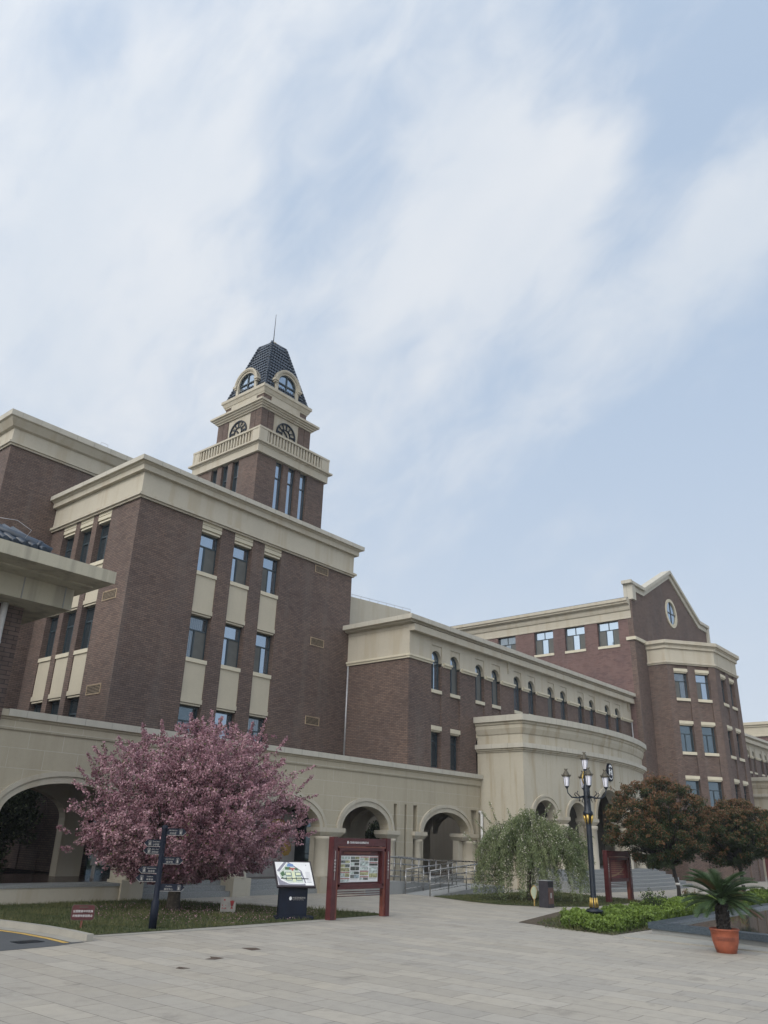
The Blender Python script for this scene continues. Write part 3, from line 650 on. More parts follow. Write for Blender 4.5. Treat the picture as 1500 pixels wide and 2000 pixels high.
# ================================================================== MIDDLE WING
YW, XW0, XW1 = 23.85, 30.0, 55.9
def wing(X0, X1, label, detail=True, ztop=12.3, lower=True):
    t = thing('school_wing', label, 'building', ((X0+X1)/2, 27, 0), 'lower wings with arched windows')
    F = Fr((0, YW, 0), (1, 0, 0), (0, -1, 0)); TH = .38
    step = 3.94; wins = []
    n = 6
    off = X0+1.82
    for k in range(n):
        a = off+k*(X1-X0-3.64-2.49)/(n-1)
        wins += [(a, a+.87), (a+1.62, a+2.49)]
    b = MB(); x = X0
    for p, q in wins: b.box(F, x, p, 5.05, 10.42, -TH, 0); x = q
    b.box(F, x, X1, 5.05, 10.42, -TH, 0); b.box(F, X1-5.3, X1, 0, 5.05, -TH, -.002)
    for p, q in wins: b.box(F, p, q, 7.22, 8.86, -TH, -.08); b.box(F, p, q, 5.05, 5.3, -TH, -.08)
    b.wbox(X0, X0+TH, YW+TH, 30.5, 5.0, 10.42) ; b.wbox(X1-TH, X1, YW+TH, 30.5, 5.0, 10.42); b.wbox(X0+TH, X1-TH, 30.5-TH, 30.5, 5.0, 12.0)
    b.build('wall', 'brick', t)
    core = MB(); core.wbox(X0+TH+.1, X1-TH-.1, YW+TH+.3, 30.0, 5.3, 11.8); core.build('inner_core', 'inside', t)
    u = MB(); x = X0-.02
    R_ = .435
    for p, q in wins:
        u.box(F, x, p, 10.42, 11.9, -TH, .02)
        c_ = (p+q)/2; u.arch(F, c_, 10.58, R_, R_, 11.27, -TH, -.03, 14); u.box(F, p, q, 11.27, 11.9, -TH, .02)
        for a, e in ((p, p+.002), (q-.002, q)): u.box(F, a, e, 10.42, 10.6, -TH, -.03)
        x = q
    u.box(F, x, X1, 10.42, 11.9, -TH, .02)
    u.box(Fr((X0, 0, 0), (0, -1, 0), (-1, 0, 0)), -30.5, -(YW+TH), 10.42, 11.9, -TH, .02)
    u.build('frieze', 'stucco', t)
    # impost mouldings between the windows
    x = X0-.0; segs = []
    for p, q in wins: segs.append((x, p)); x = q
    segs.append((x, X1))
    for i, (a, e) in enumerate(segs):
        l = a-.02 if i else a; 
        a2 = a+(.12 if i else -.12); e2 = e-.0
        if i == 0: a2 = X0-.12
        im = MB(); im.box(F, a2, e2+.06, 10.36, 10.46, -.05, .14); im.box(F, a2+.03, e2+.02, 10.26, 10.36, -.05, .08)
        if i: im.box(F, a-.0, a2, 10.30, 10.44, -.3, .03)
        im.build('impost_moulding', 'lintel', t)
    FS = Fr((X0, 0, 0), (0, -1, 0), (-1, 0, 0))
    im = MB(); im.box(FS, -30.5, -YW-.05, 10.36, 10.46, -.05, .14); im.box(FS, -30.5, -YW-.05, 10.26, 10.36, -.05, .08)
    im.build('impost_moulding', 'lintel', t)
    for p, q in wins:
        s = MB(); s.box(F, p, q, 8.86, 9.03, -TH, .03); s.build('sill', 'lintel', t)
        s = MB(); s.box(F, p, q, 7.05, 7.26, -TH, .02); s.box(F, p+.03, q-.03, 6.98, 7.05, -TH, -.05); s.build('lintel', 'lintel', t)
        window(F, p, q, 9.03, 11.02, -.20, t, .6, (.45,), None if random.random() < .6 else (1,), arch=True, bright=True)
        if lower: window(F, p, q, 5.3, 6.97, -.27, t, .75, (.3,), None, dark=True)
    c = MB(); path = [(X0, 30.5), (X0, YW), (X1, YW)]
    c.cornice(path, [(-.4, 11.9), (.45 if False else .04, 11.72), (.42, 11.72), (.42, 11.95), (.46, 11.98), (.48, 12.04), (.56, 12.06), (.56, 12.3), (-.4, 12.3)]) if False else None
    # left return has the flush frieze, front has a deep soffit
    c.cornice(path, [(-.4, 11.80), (.04, 11.80), (.04, 11.95), (.30, 12.0), (.34, 12.06), (.5, 12.08), (.5, 12.31), (-.4, 12.31)])
    c.box(F, X0-.06, X1, 11.60, 11.93, 0.0, .36)
    c.build('cornice', 'stucco', t)
    cc = MB(); cc.cornice(path, [(.3, 12.09), (.512, 12.09), (.512, 12.32), (.3, 12.32)]); cc.build('coping', 'cap', t)
    rf = MB(); rf.wbox(X0+.1, X1-.1, YW+.1, 30.5, 11.9, 12.1); rf.build('roof', 'conc', t)
    for xb in ([X0+9.05, X1-.55] if detail else []):
        k = MB(); k.box(F, xb, xb+.14, 11.1, 11.6, .02, .12); k.box(F, xb+.02, xb+.12, 11.0, 11.1, .02, .07); k.build('scupper', 'stucco', t)
    return t
tw = wing(XW0, XW1, 'long low brick wing of paired arched windows between the clock block and the gabled building')
p = MB(); p.tube([(55.72, YW-.1, 10.3), (55.72, YW-.1, 5.2)], .05, 8); p.build('downpipe', 'zinc', tw)
pw = MB(); a, b_ = Vector((30.08, 28.62)), Vector((34.94, 27.73))
dn = (b_-a).normalized(); nn = Vector((dn.y, -dn.x))
pw.prism([a, b_, b_-nn*.3, a-nn*.3], 12.1, 14.3); pw.build('roof_parapet', 'stucco', tw)
pr = MB(); pts = [Vector((*(a+(b_-a)*i/8), 14.3)) for i in range(9)]
pr.tube([q+Vector((0, 0, .14)) for q in pts], .012, 5)
for q in pts: pr.tube([q, q+Vector((0, 0, .14))], .010, 5)
pr.build('lightning_wire', 'zinc', tw)
# ================================================================== GABLED BUILDING
XG, XG2, YG = 55.9, 72.5, 23.03
def bay_face(F, L, wins, t, b):
    """window grid on a straight bay face"""
    TH = .35; x = 0
    for p, q in wins: b.box(F, x, p, 0, 14.75, -TH, 0); x = q
    b.box(F, x, L, 0, 14.75, -TH, 0)
    for p, q in wins:
        zz = [(-.2, 0)]
        prev = 14.75
        for S in (12.23, 8.43, 4.63):
            b.box(F, p, q, S+2.17, prev, -TH, -.09); prev = S-.2
            s = MB(); s.box(F, p, q, S-.2, S, -TH, .03); s.build('sill', 'lintel', t)
            s = MB(); s.box(F, p, q, S+1.95, S+2.17, -TH, .02); s.box(F, p+.04, q-.04, S+1.86, S+1.95, -TH, -.05); s.build('lintel', 'lintel', t)
            window(F, p, q, S, S+1.86, -.26, t, .68, (.45,), (0,) if S > 12 else None, dark=S < 12)
        b.box(F, p, q, 0, prev, -TH, -.09)
def gabled():
    t = thing('school_building', 'gabled brick building with oval window and angular bay right of the long wing', 'building', (64, 30, 0), 'brick school buildings')
    F = Fr((0, YG, 0), (1, 0, 0), (0, -1, 0)); b = MB(); TH = .4
    tp = [(XG, 20.35), (58.2, 20.3), (58.25, 20.32), (64.17, 23.3), (70.1, 20.32), (70.15, 20.3), (XG2, 20.25)]
    def topf(u):
        for (a, za), (c, zc) in zip(tp, tp[1:]):
            if a <= u <= c: return za+(zc-za)*(u-a)/max(1e-6, c-a)
        return tp[-1][1]
    topz = lambda u: 20.2 if (u < 58.2 or u > 70.15) else 20.2+(23.25-20.2)*(1-abs(u-64.17)/5.97)
    ov = (63.95, 20.1, .98, .99)
    b.strip(F, XG, 58.2, 0, 20.2, -TH, 0, 1); b.strip(F, 70.14, XG2, 0, 20.2, -TH, 0, 1)
    b.strip(F, 58.2, ov[0]-ov[2], 0, topz, -TH, 0, 10); b.strip(F, ov[0]+ov[2], 70.14, 0, topz, -TH, 0, 10)
    ub = lambda u: ov[1]+ov[3]*math.sqrt(max(0, 1-((u-ov[0])/ov[2])**2)); lb = lambda u: ov[1]-ov[3]*math.sqrt(max(0, 1-((u-ov[0])/ov[2])**2))
    us = [ov[0]-ov[2]*math.cos(math.pi*i/16) for i in range(17)]
    for a, e in zip(us, us[1:]): b.strip(F, a, e, ub, topz, -TH, 0, 1); b.strip(F, a, e, 0, lb, -TH, 0, 1)
    b.build('front_wall', 'brick', t)
    # oval surround + glass
    g = MB(); K = 32
    for i in range(K):
        a0, a1 = 2*math.pi*i/K, 2*math.pi*(i+1)/K
        q = lambda a, k, n: F(ov[0]+math.cos(a)*(ov[2]+k), ov[1]+math.sin(a)*(ov[3]+k), n)
        g.hexa([q(a0, -.02, -.25), q(a1, -.02, -.25), q(a1, .23, -.25), q(a0, .23, -.25), q(a0, -.02, .07), q(a1, -.02, .07), q(a1, .23, .07), q(a0, .23, .07)])
    o = g.build('oval_surround', 'lintel', t)
    g = MB(); g.add([F(ov[0]+math.cos(2*math.pi*i/K)*ov[2], ov[1]+math.sin(2*math.pi*i/K)*ov[3], -.035) for i in range(K)], [tuple(range(K))])
    g.m = 1; g.box(F, ov[0]-.03, ov[0]+.03, ov[1]-.97, ov[1]+.97, -.035, .01); g.box(F, ov[0]-.96, ov[0]+.96, ov[1]-.03, ov[1]+.03, -.03, .015)
    g.build('oval_window', ['glass', 'frame'], o)
    # gable coping
    c = MB()
    line = [(XG, 20.2), (58.2, 20.2), (64.17, 23.25), (70.14, 20.2), (XG2, 20.2)]
    for (a, za), (e, ze) in zip(line, line[1:]):
        k = .62 if za == ze else .66
        for n0, n1, lo, hi in ((-TH-.05, .10, -.02, .38), (-TH-.1, .28, .38, k)):
            c.hexa([F(a, za+lo, n0), F(e, ze+lo, n0), F(e, ze+lo, n1), F(a, za+lo, n1), F(a, za+hi, n0), F(e, ze+hi, n0), F(e, ze+hi, n1), F(a, za+hi, n1)])
    c.box(F, XG-.06, XG+.55, 19.4, 20.86, -TH-.12, .20); c.box(F, XG-.35, XG-.06, 20.6, 20.86, -TH-.12, .28)
    c.box(F, XG2-.3, XG2+.08, 16.5, 20.86, -TH-.12, .20)
    c.build('gable_coping', 'cap', t)
    s = MB(); s.box(F, XG-.12, 57.94, 16.28, 16.52, -TH, .14)
    s.box(Fr((XG, 0, 0), (0, -1, 0), (-1, 0, 0)), -(YG+.6), -YG, 16.28, 16.52, -.1, .14); s.build('string_course', 'lintel', t)
    # side wall with windows
    S_ = Fr((XG, 0, 0), (0, -1, 0), (-1, 0, 0)); sw = MB()
    wins = [(-46.6, -44.9), (-43.8, -42.1), (-40.9, -39.2), (-37.75, -36.03), (-34.95, -33.22), (-31.47, -29.75), (-28.73, -27.01), (-25.94, -24.22)]
    x = -50
    for p, q in wins:
        sw.box(S_, x, p, 0, 17.95, -TH, 0); sw.box(S_, p, q, 0, 15.88, -TH, -.0); x = q
    sw.box(S_, x, -(YG+TH), 0, 17.95, -TH, 0); sw.build('side_wall', 'brickfar', t)
    for p, q in wins:
        s = MB(); s.box(S_, p-.03, q+.03, 15.88, 16.07, -TH, .06); s.build('sill', 'lintel', t)
        window(S_, p, q, 16.07, 17.93, -.22, t, .66, (.36, .68), (0, 2), two=True)
    e = MB(); e.cornice([(XG, 50), (XG, YG+.12)], [(-.4, 17.95), (.06, 17.95), (.06, 18.05), (.03, 18.08), (.03, 18.55), (.12, 18.6), (.18, 18.75), (.18, 18.95), (.5, 19.05), (.5, 19.16), (.62, 19.2), (.62, 19.42), (-.4, 19.42)])
    e.build('eaves_cornice', 'stucco', t)
    r = MB(); zr = lambda x: 19.42+(x-XG)*.42
    for i in range(26):
        x0_ = XG-.45+i*.34; 
        r.hexa([(x0_, YG+.2, 19.3+i*.055), (x0_+.36, YG+.2, 19.3+i*.055+.03), (x0_+.36, 50, 19.3+i*.055+.03), (x0_, 50, 19.3+i*.055), (x0_, YG+.2, 19.50+i*.055), (x0_+.36, YG+.2, 19.50+i*.055+.03), (x0_+.36, 50, 19.50+i*.055+.03), (x0_, 50, 19.50+i*.055)])
    r.wbox(64.6, 72.3, YG+.3, 50, 18.5, 20.6)
    r.build('tiled_roof', 'tile', t)
    core = MB(); core.wbox(XG+TH+.1, XG2-.1, YG+TH+.3, 49.5, 0, 18.8); core.build('inner_core', 'inside', t)
    o = MB(); o.wbox(XG2-.35, XG2, YG+TH, 50, 0, 19.2); o.build('rear_side_wall', 'brick', t)
    # bay
    P = [(57.94, YG), (57.94, 21.62), (61.1, 19.17), (66.2, 19.17), (69.36, 21.62), (69.36, YG)]
    bw = MB(); bw.box(Fr((57.94, 0, 0), (0, -1, 0), (-1, 0, 0)), -YG, -21.62, 0, 14.75, -.35, 0)
    d = Vector((61.1-57.94, 19.17-21.62, 0)); L1 = d.length; d.normalize(); nrm = Vector((d.y, -d.x, 0))
    bay_face(Fr((57.94, 21.62, 0), d, nrm), L1, [(.53, 1.66), (2.28, 3.43)], t, bw)
    bay_face(Fr((61.1, 19.17, 0), (1, 0, 0), (0, -1, 0)), 5.1, [(1.05, 2.2), (3.0, 4.18)], t, bw)
    d2 = Vector((69.36-66.2, 21.62-19.17, 0)); L2 = d2.length; d2.normalize()
    bay_face(Fr((66.2, 19.17, 0), d2, Vector((d2.y, -d2.x, 0))), L2, [(.55, 1.7), (2.3, 3.45)], t, bw)
    bw.box(Fr((69.36, 0, 0), (0, 1, 0), (1, 0, 0)), 21.62, YG, 0, 14.75, -.35, 0)
    bw.build('bay_wall', 'brick', t)
    bc = MB(); bc.prism([(58.5, YG), (58.5, 21.9), (61.3, 19.7), (66, 19.7), (68.8, 21.9), (68.8, YG)], .1, 14.6); bc.build('inner_core', 'inside', t)
    c = MB(); c.cornice(P, [(-.4, 14.72), (.08, 14.68), (.08, 14.76), (.16, 14.78), (.16, 14.88), (.03, 14.92), (.03, 15.85), (.16, 15.87), (.16, 16.08), (.22, 16.12), (.22, 16.18), (.36, 16.2), (.36, 16.45), (-.4, 16.45)])
    c.prism([(58.2, YG), (58.2, 21.75), (61.2, 19.4), (66.1, 19.4), (69.1, 21.75), (69.1, YG)], 16.2, 16.4); c.build('bay_cornice', 'stucco', t)
gabled()
# far buildings
wing(XG2+.0, 98.4, 'distant twin of the arched wing seen past the right side of the gabled building', False, lower=False)
def far_block():
    t = thing('school_building', 'distant brick block with pale cornice at the far right edge above the hedge', 'building', (105, 30, 0), 'brick school buildings')
    b = MB(); b.wbox(98.4, 112, 19.5, 45, 0, 14.2); b.build('wall', 'brickfar', t)
    c = MB(); c.cornice([(98.4, 45), (98.4, 19.5), (112, 19.5)], [(-.3, 14.2), (.2, 14.1), (.2, 14.25), (.05, 14.3), (.05, 15.15), (.2, 15.18), (.2, 15.35), (.4, 15.4), (.4, 15.7), (-.3, 15.7)]); c.build('cornice', 'stuccoclean', t)
    r = MB(); r.wbox(98.5, 111.9, 19.6, 45, 15.2, 15.4); r.build('roof', 'conc', t)
far_block()
# ================================================================== PORTICO (curved)
def portico(cx, label, detail=True):
    dx = cx-43.2; t = thing('entrance_portico', label, 'portico', (cx, 21, 0), 'curved entrance porticos')
    R_ = 26.3; C_ = Circ(cx, 46.37, R_); XL, XRr = 35.85+dx, 50.55+dx
    arcs = [(37.27+dx, .78, .75), (39.78+dx, .78, .75), (43.2+dx, 1.58, 1.58), (46.62+dx, .78, .75), (49.13+dx, .78, .75)]
    TH = .6; zs = 3.3; top = 7.2
    w = MB(); x = XL
    for a, hw, rise in arcs:
        w.strip(C_, x, a-hw, zs, top, -TH, 0, 3); w.arch(C_, a, zs, hw, rise, top, -TH, 0, 20); x = a+hw
    w.strip(C_, x, XRr, zs, top, -TH, 0, 3)
    w.strip(C_, XL, arcs[0][0]-.78, 0, zs, -TH, 0, 1); w.strip(C_, arcs[-1][0]+.78, XRr, 0, zs, -TH, 0, 1)
    yl = C_(XL, 0, 0).y
    w.wbox(XL, XL+.5, yl, YW-.02, 0, top); w.wbox(XRr-.5, XRr, yl, YW-.02, 0, top)
    w.build('wall', 'portico', t)
    pth = [(XL, YW-.02)]+[tuple(C_(XL+(XRr-XL)*i/30, 0, 0)[:2]) for i in range(31)]+[(XRr, YW-.02)]
    c = MB(); c.cornice(pth, [(-.3, 6.3), (.06, 6.3), (.06, 6.36), (.14, 6.38), (.14, 6.44), (.22, 6.46), (.22, 6.68), (.0, 6.72), (-.3, 6.72)])
    c.cornice(pth, [(-.3, 7.2), (.04, 7.18), (.14, 7.45), (.14, 7.62), (.2, 7.66), (.22, 7.76), (.32, 7.78), (.32, 8.08), (-.3, 8.08)])
    c.build('cornice', 'portico', t)
    cc = MB(); cc.cornice(pth, [(.1, 7.79), (.332, 7.79), (.332, 8.09), (.1, 8.09)]); cc.cornice(pth, [(.05, 6.47), (.232, 6.47), (.232, 6.69), (.05, 6.69)]); cc.build('coping', 'cap', t)
    rf = MB(); rf.prism([(p[0], p[1]+.25) for p in pth[1:-1]]+[(XRr-.2, YW-.05), (XL+.2, YW-.05)], 7.3, 7.45); rf.build('roof', 'conc', t)
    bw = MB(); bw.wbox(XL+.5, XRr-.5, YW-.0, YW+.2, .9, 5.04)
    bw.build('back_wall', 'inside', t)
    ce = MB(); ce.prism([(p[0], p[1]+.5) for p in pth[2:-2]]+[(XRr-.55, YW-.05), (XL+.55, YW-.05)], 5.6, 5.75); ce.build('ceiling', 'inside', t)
    for a, hw, rise in arcs:
        s = MB(); s.ring(C_, a, zs, hw, rise, .16, -.05, .035, 22); s.ring(C_, a, zs, hw+.16, rise+.16, .10, -.02, .075, 22); s.build('arch_moulding', 'portico', t)
    mids = [(36.17, .62), (38.53, .93), (41.09, 1.05)]
    mids = mids+[(86.4-m_, w_) for m_, w_ in mids[::-1]]
    for k, (m_, w_) in enumerate(mids):
        m_ += dx; s = MB()
        # capital: flaring block
        hh = w_/2
        vs = []
        for z, e in ((2.97, -.16), (3.17, .0), (3.32, .0)):
            for u, n in ((m_-hh-e, .10+e*.8), (m_+hh+e, .10+e*.8), (m_+hh+e, -TH-.1), (m_-hh-e, -TH-.1)): vs.append(C_(u, z, n))
        fs = [(0, 3, 2, 1), (8, 9, 10, 11)]+[(i*4+j, i*4+(j+1) % 4, i*4+4+(j+1) % 4, i*4+4+j) for i in range(2) for j in range(4)]
        s.add(vs, fs); s.build('capital', 'stucco', t)
        if k in (0, 5): continue
        s = MB(); ct = C_(m_, 0, -.12); s.lathe((ct.x, ct.y, 0), [(.42, .6), (.42, .85), (.33, .92), (.31, 2.75), (.36, 2.8), (.36, 2.97)], 18)
        s.strip(C_, m_-.36, m_+.36, .6, 2.97, -TH-.05, -.36, 1); s.build('column', 'stucco', t)
    if detail:
        e = MB(); zc, xc = 5.82, 43.38
        K = 28
        shp = [(xc+.36*math.copysign(abs(math.cos(2*math.pi*i/K))**.8, math.cos(2*math.pi*i/K)), zc+(.48*math.sin(2*math.pi*i/K))) for i in range(K)]
        vs = [C_(u, z, .09) for u, z in shp]+[C_(u, z, -.02) for u, z in shp]
        e.add(vs, [tuple(range(K))]+[(i, (i+1) % K, K+(i+1) % K, K+i) for i in range(K)])
        e.m = 1
        def rr(r0, r1, a0, a1, n=.10):
            q = 20
            for i in range(q):
                b0 = a0+(a1-a0)*i/q; b1 = a0+(a1-a0)*(i+1)/q
                e.add([C_(xc+r0*math.cos(b0)*.75, zc+r0*math.sin(b0), n), C_(xc+r0*math.cos(b1)*.75, zc+r0*math.sin(b1), n), C_(xc+r1*math.cos(b1)*.75, zc+r1*math.sin(b1), n), C_(xc+r1*math.cos(b0)*.75, zc+r1*math.sin(b0), n)], [(0, 1, 2, 3)])
        rr(.30, .41, math.radians(50), math.radians(130)); rr(.33, .38, math.radians(205), math.radians(335))
        for u0, u1, z0_, z1_ in ((-.20, -.08, -.12, .16), (.08, .20, -.12, .16), (-.09, .09, .0, .06), (-.22, -.05, .14, .18), (.05, .22, -.14, -.10)):
            e.box(C_, xc+u0, xc+u1, zc+z0_, zc+z1_, .085, .105)
        e.build('crest_plaque', ['navy', 'white'], t)
    # steps
    st = MB()
    for i in range(6):
        Ri = R_+2.35-.36*i; Cs = Circ(cx, 46.37, Ri); a0, a1 = cx-7.0+.1*i, cx+7.0-.1*i
        pts = [Cs(a0+(a1-a0)*k/24, 0, 0) for k in range(25)]
        st.prism([(p[0], p[1]) for p in pts]+[(a1, YW-.05), (a0, YW-.05)], .15*i, .15*(i+1) - (0 if i < 5 else 0))
    st.build('steps', 'granite', t)
    return t
portico(43.2, 'curved rain stained beige entrance portico with arches and an oval crest, below the long wing')
portico(85.45, 'distant curved beige portico glimpsed at the far right edge behind the hedge', False)
# ================================================================== ARCADE PODIUM
def arcade():
    t = thing('arcade', 'long single storey beige arcade with round arches running below the brick buildings', 'arcade', (22, 24, 0))
    YP = 23.7; F = Fr((0, YP, 0), (1, 0, 0), (0, -1, 0)); TH = .5; X0 = 2.0; X1 = 35.85
    arcs = [(7.9, 2.05), (13.3, 2.05), (18.0, 1.85), (22.4, 1.85), (27.06, 1.51), (32.93, 1.85)]; zs, rise = 2.35, .93
    w = MB(); x = X0
    slots = [(28.9, 29.13), (29.68, 29.84), (30.31, 30.61)]
    def solid(a, e):
        cuts = [s for s in slots+[(34.99, 35.53)] if a < s[0] and s[1] < e]
        y = a
        for p, q in cuts:
            w.strip(F, y, p, zs if True else 0, 4.66, -TH, 0, 1); w.strip(F, p, q, 3.48, 4.66, -TH, 0, 1); w.strip(F, p, q, 0, 3.48, -TH, -.28, 1); y = q
        w.strip(F, y, e, zs, 4.66, -TH, 0, 1)
    for a, hw in arcs:
        solid(x, a-hw); w.arch(F, a, zs, hw, rise, 4.66, -TH, 0, 26); x = a+hw
    solid(x, X1)
    # the solid pier with grooves, and the end pier
    for a, e in ((28.57, 28.9), (29.13, 29.68), (29.84, 30.31), (30.61, 31.08), (34.78, 34.99), (35.53, X1)): w.strip(F, a, e, 0, zs, -TH, 0, 1)
    w.build('front_wall', 'stuccojoint', t)
    path = [(X0, YP), (X1, YP)]
    c = MB(); c.cornice(path, [(-.3, 4.66), (.05, 4.64), (.07, 4.70), (.07, 4.90), (.11, 4.93), (.13, 4.97), (.2, 4.99), (.2, 5.18), (-.3, 5.18)]); c.build('cornice', 'stuccojoint', t)
    cc = MB(); cc.box(F, 10.85, X1+.1, 5.0, 5.20, .02, .215); cc.build('coping', 'cap', t)
    for a, hw in arcs:
        s = MB(); s.ring(F, a, zs, hw, rise, .20, -.05, .03, 30); s.ring(F, a, zs, hw+.20, rise+.20, .14, -.02, .075, 30); s.build('arch_moulding', 'stucco', t)
    piers = [(5.2, .8), (10.6, .8), (15.75, .9), (20.2, .8), (24.88, 1.5)]
    for m_, w_ in piers+[(28.95, .9), (30.72, .95), (34.7, 1.4)]:
        s = MB(); hh = w_/2; vs = []
        if m_ == 28.95: m_ = 28.75
        for z, e in ((2.04, -.16), (2.2, 0), (2.36, 0)):
            for u, n in ((m_-hh-e, .16+e*.8), (m_+hh+e, .16+e*.8), (m_+hh+e, -TH-.1), (m_-hh-e, -TH-.1)): vs.append(F(u, z, n))
        s.add(vs, [(0, 3, 2, 1), (8, 9, 10, 11)]+[(i*4+j, i*4+(j+1) % 4, i*4+4+(j+1) % 4, i*4+4+j) for i in range(2) for j in range(4)])
        s.build('capital', 'stucco', t)
    for m_, w_ in piers+[(28.86, .5), (30.78, .6), (34.7, 1.4)]:
        s = MB(); u = m_ if w_ < 1.3 else (m_-.37 if m_ < 30 else m_+.1)
        r = .34 if w_ > .65 else .2
        ct = F(u, 0, -.02 if r > .3 else -.1); s.lathe((ct.x, ct.y, 0), [(r+.02, .55), (r+.02, .62), (r, .66), (r, 1.9), (r+.03, 1.93), (r+.03, 2.04)], 20)
        s.box(F, m_-w_/2+.12, m_+w_/2-.12, .0, 2.04, -TH, -.16)
        s.box(F, u-r-.06, u+r+.06, 0, .58, -TH, .33); s.build('column', 'stucco', t)
    # retaining base at the left, floor, steps
    fl = MB(); fl.wbox(X0, 50, 24.36, 29, .0, .5); fl.build('floor', 'polished', t)
    rb = MB(); rb.wbox(X0, 16.15, 23.45, 24.3, 0, .42); rb.m = 1; rb.wbox(X0, 15.5, 23.43, 24.35, .42, .5); rb.build('retaining_wall', ['stucco', 'granite'], t)
    st = MB()
    for i in range(3): st.wbox(16.15, 24.3, 23.5+.28*i, 24.35, .165*i, .165*(i+1))
    st.build('steps', 'granite', t); st = MB(); st.wbox(28.4, X1, 23.75, 24.3, 0, .495)
    st.build('threshold', 'granite', t)
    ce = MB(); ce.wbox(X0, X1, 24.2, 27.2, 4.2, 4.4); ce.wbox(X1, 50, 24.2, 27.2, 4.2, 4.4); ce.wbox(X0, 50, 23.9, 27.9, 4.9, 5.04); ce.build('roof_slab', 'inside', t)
    # inner arcade wall
    G = Fr((0, 27.3, 0), (1, 0, 0), (0, -1, 0)); w = MB(); x = X0
    ia = [(7.9, 2.0), (13.3, 2.0), (18.0, 1.8), (22.4, 1.8), (27.06, 1.5), (32.93, 1.8), (38.2, 1.8), (43.2, 1.8)]
    for a, hw in ia: w.strip(G, x, a-hw, .5, 4.4, -.4, 0, 1); w.arch(G, a, zs, hw, rise, 4.4, -.4, 0, 18); x = a+hw
    w.strip(G, x, 50, .5, 4.4, -.4, 0, 1)
    for q in (36.0, 40.6): w.box(G, q-.35, q+.35, .5, 4.4, -.42, .02)
    w.build('inner_wall', 'stucco', t)
    # cross arches
    for xx in (10.6, 15.9, 20.3, 24.7, 29.8, 36.4):
        K = Fr((xx, 0, 0), (0, 1, 0), (-1, 0, 0)); m = MB(); m.arch(K, 25.75, zs, 1.35, .95, 4.25, -.4, 0, 16)
        m.build('cross_arch', 'stucco', t)
    g = MB(); g.wbox(16.7, 29.6, 27.75, 27.85, .5, 4.4); g.build('glazed_back_wall', 'glassdark', t)
    # brick fascia of the left pavilion is its own thing
arcade()
def pavilion():
    t = thing('pavilion', 'near brick pavilion with wide weathered concrete eaves jutting in at the left edge', 'building', (8, 24, 0))
    w = MB(); w.wbox(2.0, 10.62, 23.45, 30, 4.83, 8.15); w.build('wall', 'bigbrick', t)
    b = MB(); b.wbox(2.0, 11.58, 22.42, 31, 8.15, 8.85)
    b.m = 1
    for x in (9.98, 11.28): b.wbox(x-.0, x+.035, 22.405, 22.42, 8.16, 8.84)
    b.build('beam', ['eave', 'conc'], t)
    e = MB(); e.wbox(1.0, 12.04, 20.95, 32, 8.85, 9.22); e.build('eaves_slab', 'eave', t)
    s = MB(); s.wbox(1.6, 11.8, 21.75, 31.6, 8.80, 8.855); s.build('soffit_step', 'eave', t)
    r = MB()
    # tiled slope and hip ridge
    for i in range(9):
        r.hexa([(1, 21.15+i*.4, 9.22+i*.2), (10.3-i*.4, 21.15+i*.4, 9.22+i*.2), (10.3-i*.4, 21.6+i*.4, 9.42+i*.2), (1, 21.6+i*.4, 9.42+i*.2), (1, 21.15+i*.4, 9.30+i*.2), (10.3-i*.4, 21.15+i*.4, 9.30+i*.2), (10.3-i*.4, 21.6+i*.4, 9.46+i*.2), (1, 21.6+i*.4, 9.46+i*.2)])
    for k in range(14):
        x = 9.75-k*.28; ln = 2.4
        r.tube([(x, 21.05, 9.28), (x, 21.05+ln, 9.28+ln*.5)], [.10, .08], 8)
    r.tube([(10.02, 21.2, 9.33), (9.6, 21.35, 9.50), (9.0, 21.75, 9.72), (7.6, 22.9, 10.3)], [.13, .13, .13, .13], 12)
    for q in (.0, .33, .66): 
        p = Vector((9.75, 21.3, 9.44)).lerp(Vector((8.3, 22.3, 10.0)), q); r.tube([p, p+Vector((-.08, .05, .035))], .155, 12)
    r.build('tiled_roof', 'tile', t)
    d = MB(); d.tube([(9.95, 23.27, 8.14), (9.95, 23.27, 5.2)], .10, 12); d.tube([(9.95, 23.27, 7.0), (9.95, 23.27, 6.94)], .115, 12); d.build('downpipe', 'pipe', t)
    wi = MB(); wi.tube([(8.4, 21.3, 9.9), (8.9, 21.2, 9.95), (9.3, 21.1, 9.75), (9.2, 21.15, 9.5)], .008, 5); wi.build('lightning_wire', 'zinc', t)
pavilion()
def courtyard():
    t = thing('courtyard_wall', 'low beige wall and dark planting seen through the arcade openings', 'wall', (30, 39, 0))
    w = MB(); w.wbox(30.2, 55, 37.5, 37.9, 0, 5.5); w.build('wall', 'stucco', t)
courtyard()
dp = MB(); dp.tube([(35.72, 23.55, 3.4), (35.72, 23.55, .3)], .07, 10); dp.tube([(35.72, 23.7, 3.42), (35.72, 23.55, 3.4)], .07, 10)
tag(dp.build('downpipe', 'pipe'), 'white plastic downpipe in the corner where the arcade meets the curved portico', 'pipe')
pn = MB(); pn.wbox(15.8, 17.2, 26.0, 26.06, .9, 2.9)
for x in (15.9, 17.05): pn.wbox(x, x+.05, 25.95, 26.1, .5, .9)
tag(pn.build('display_panel', 'offwhite'), 'plain pale grey panel standing inside the first arch left of the pink tree', 'panel')
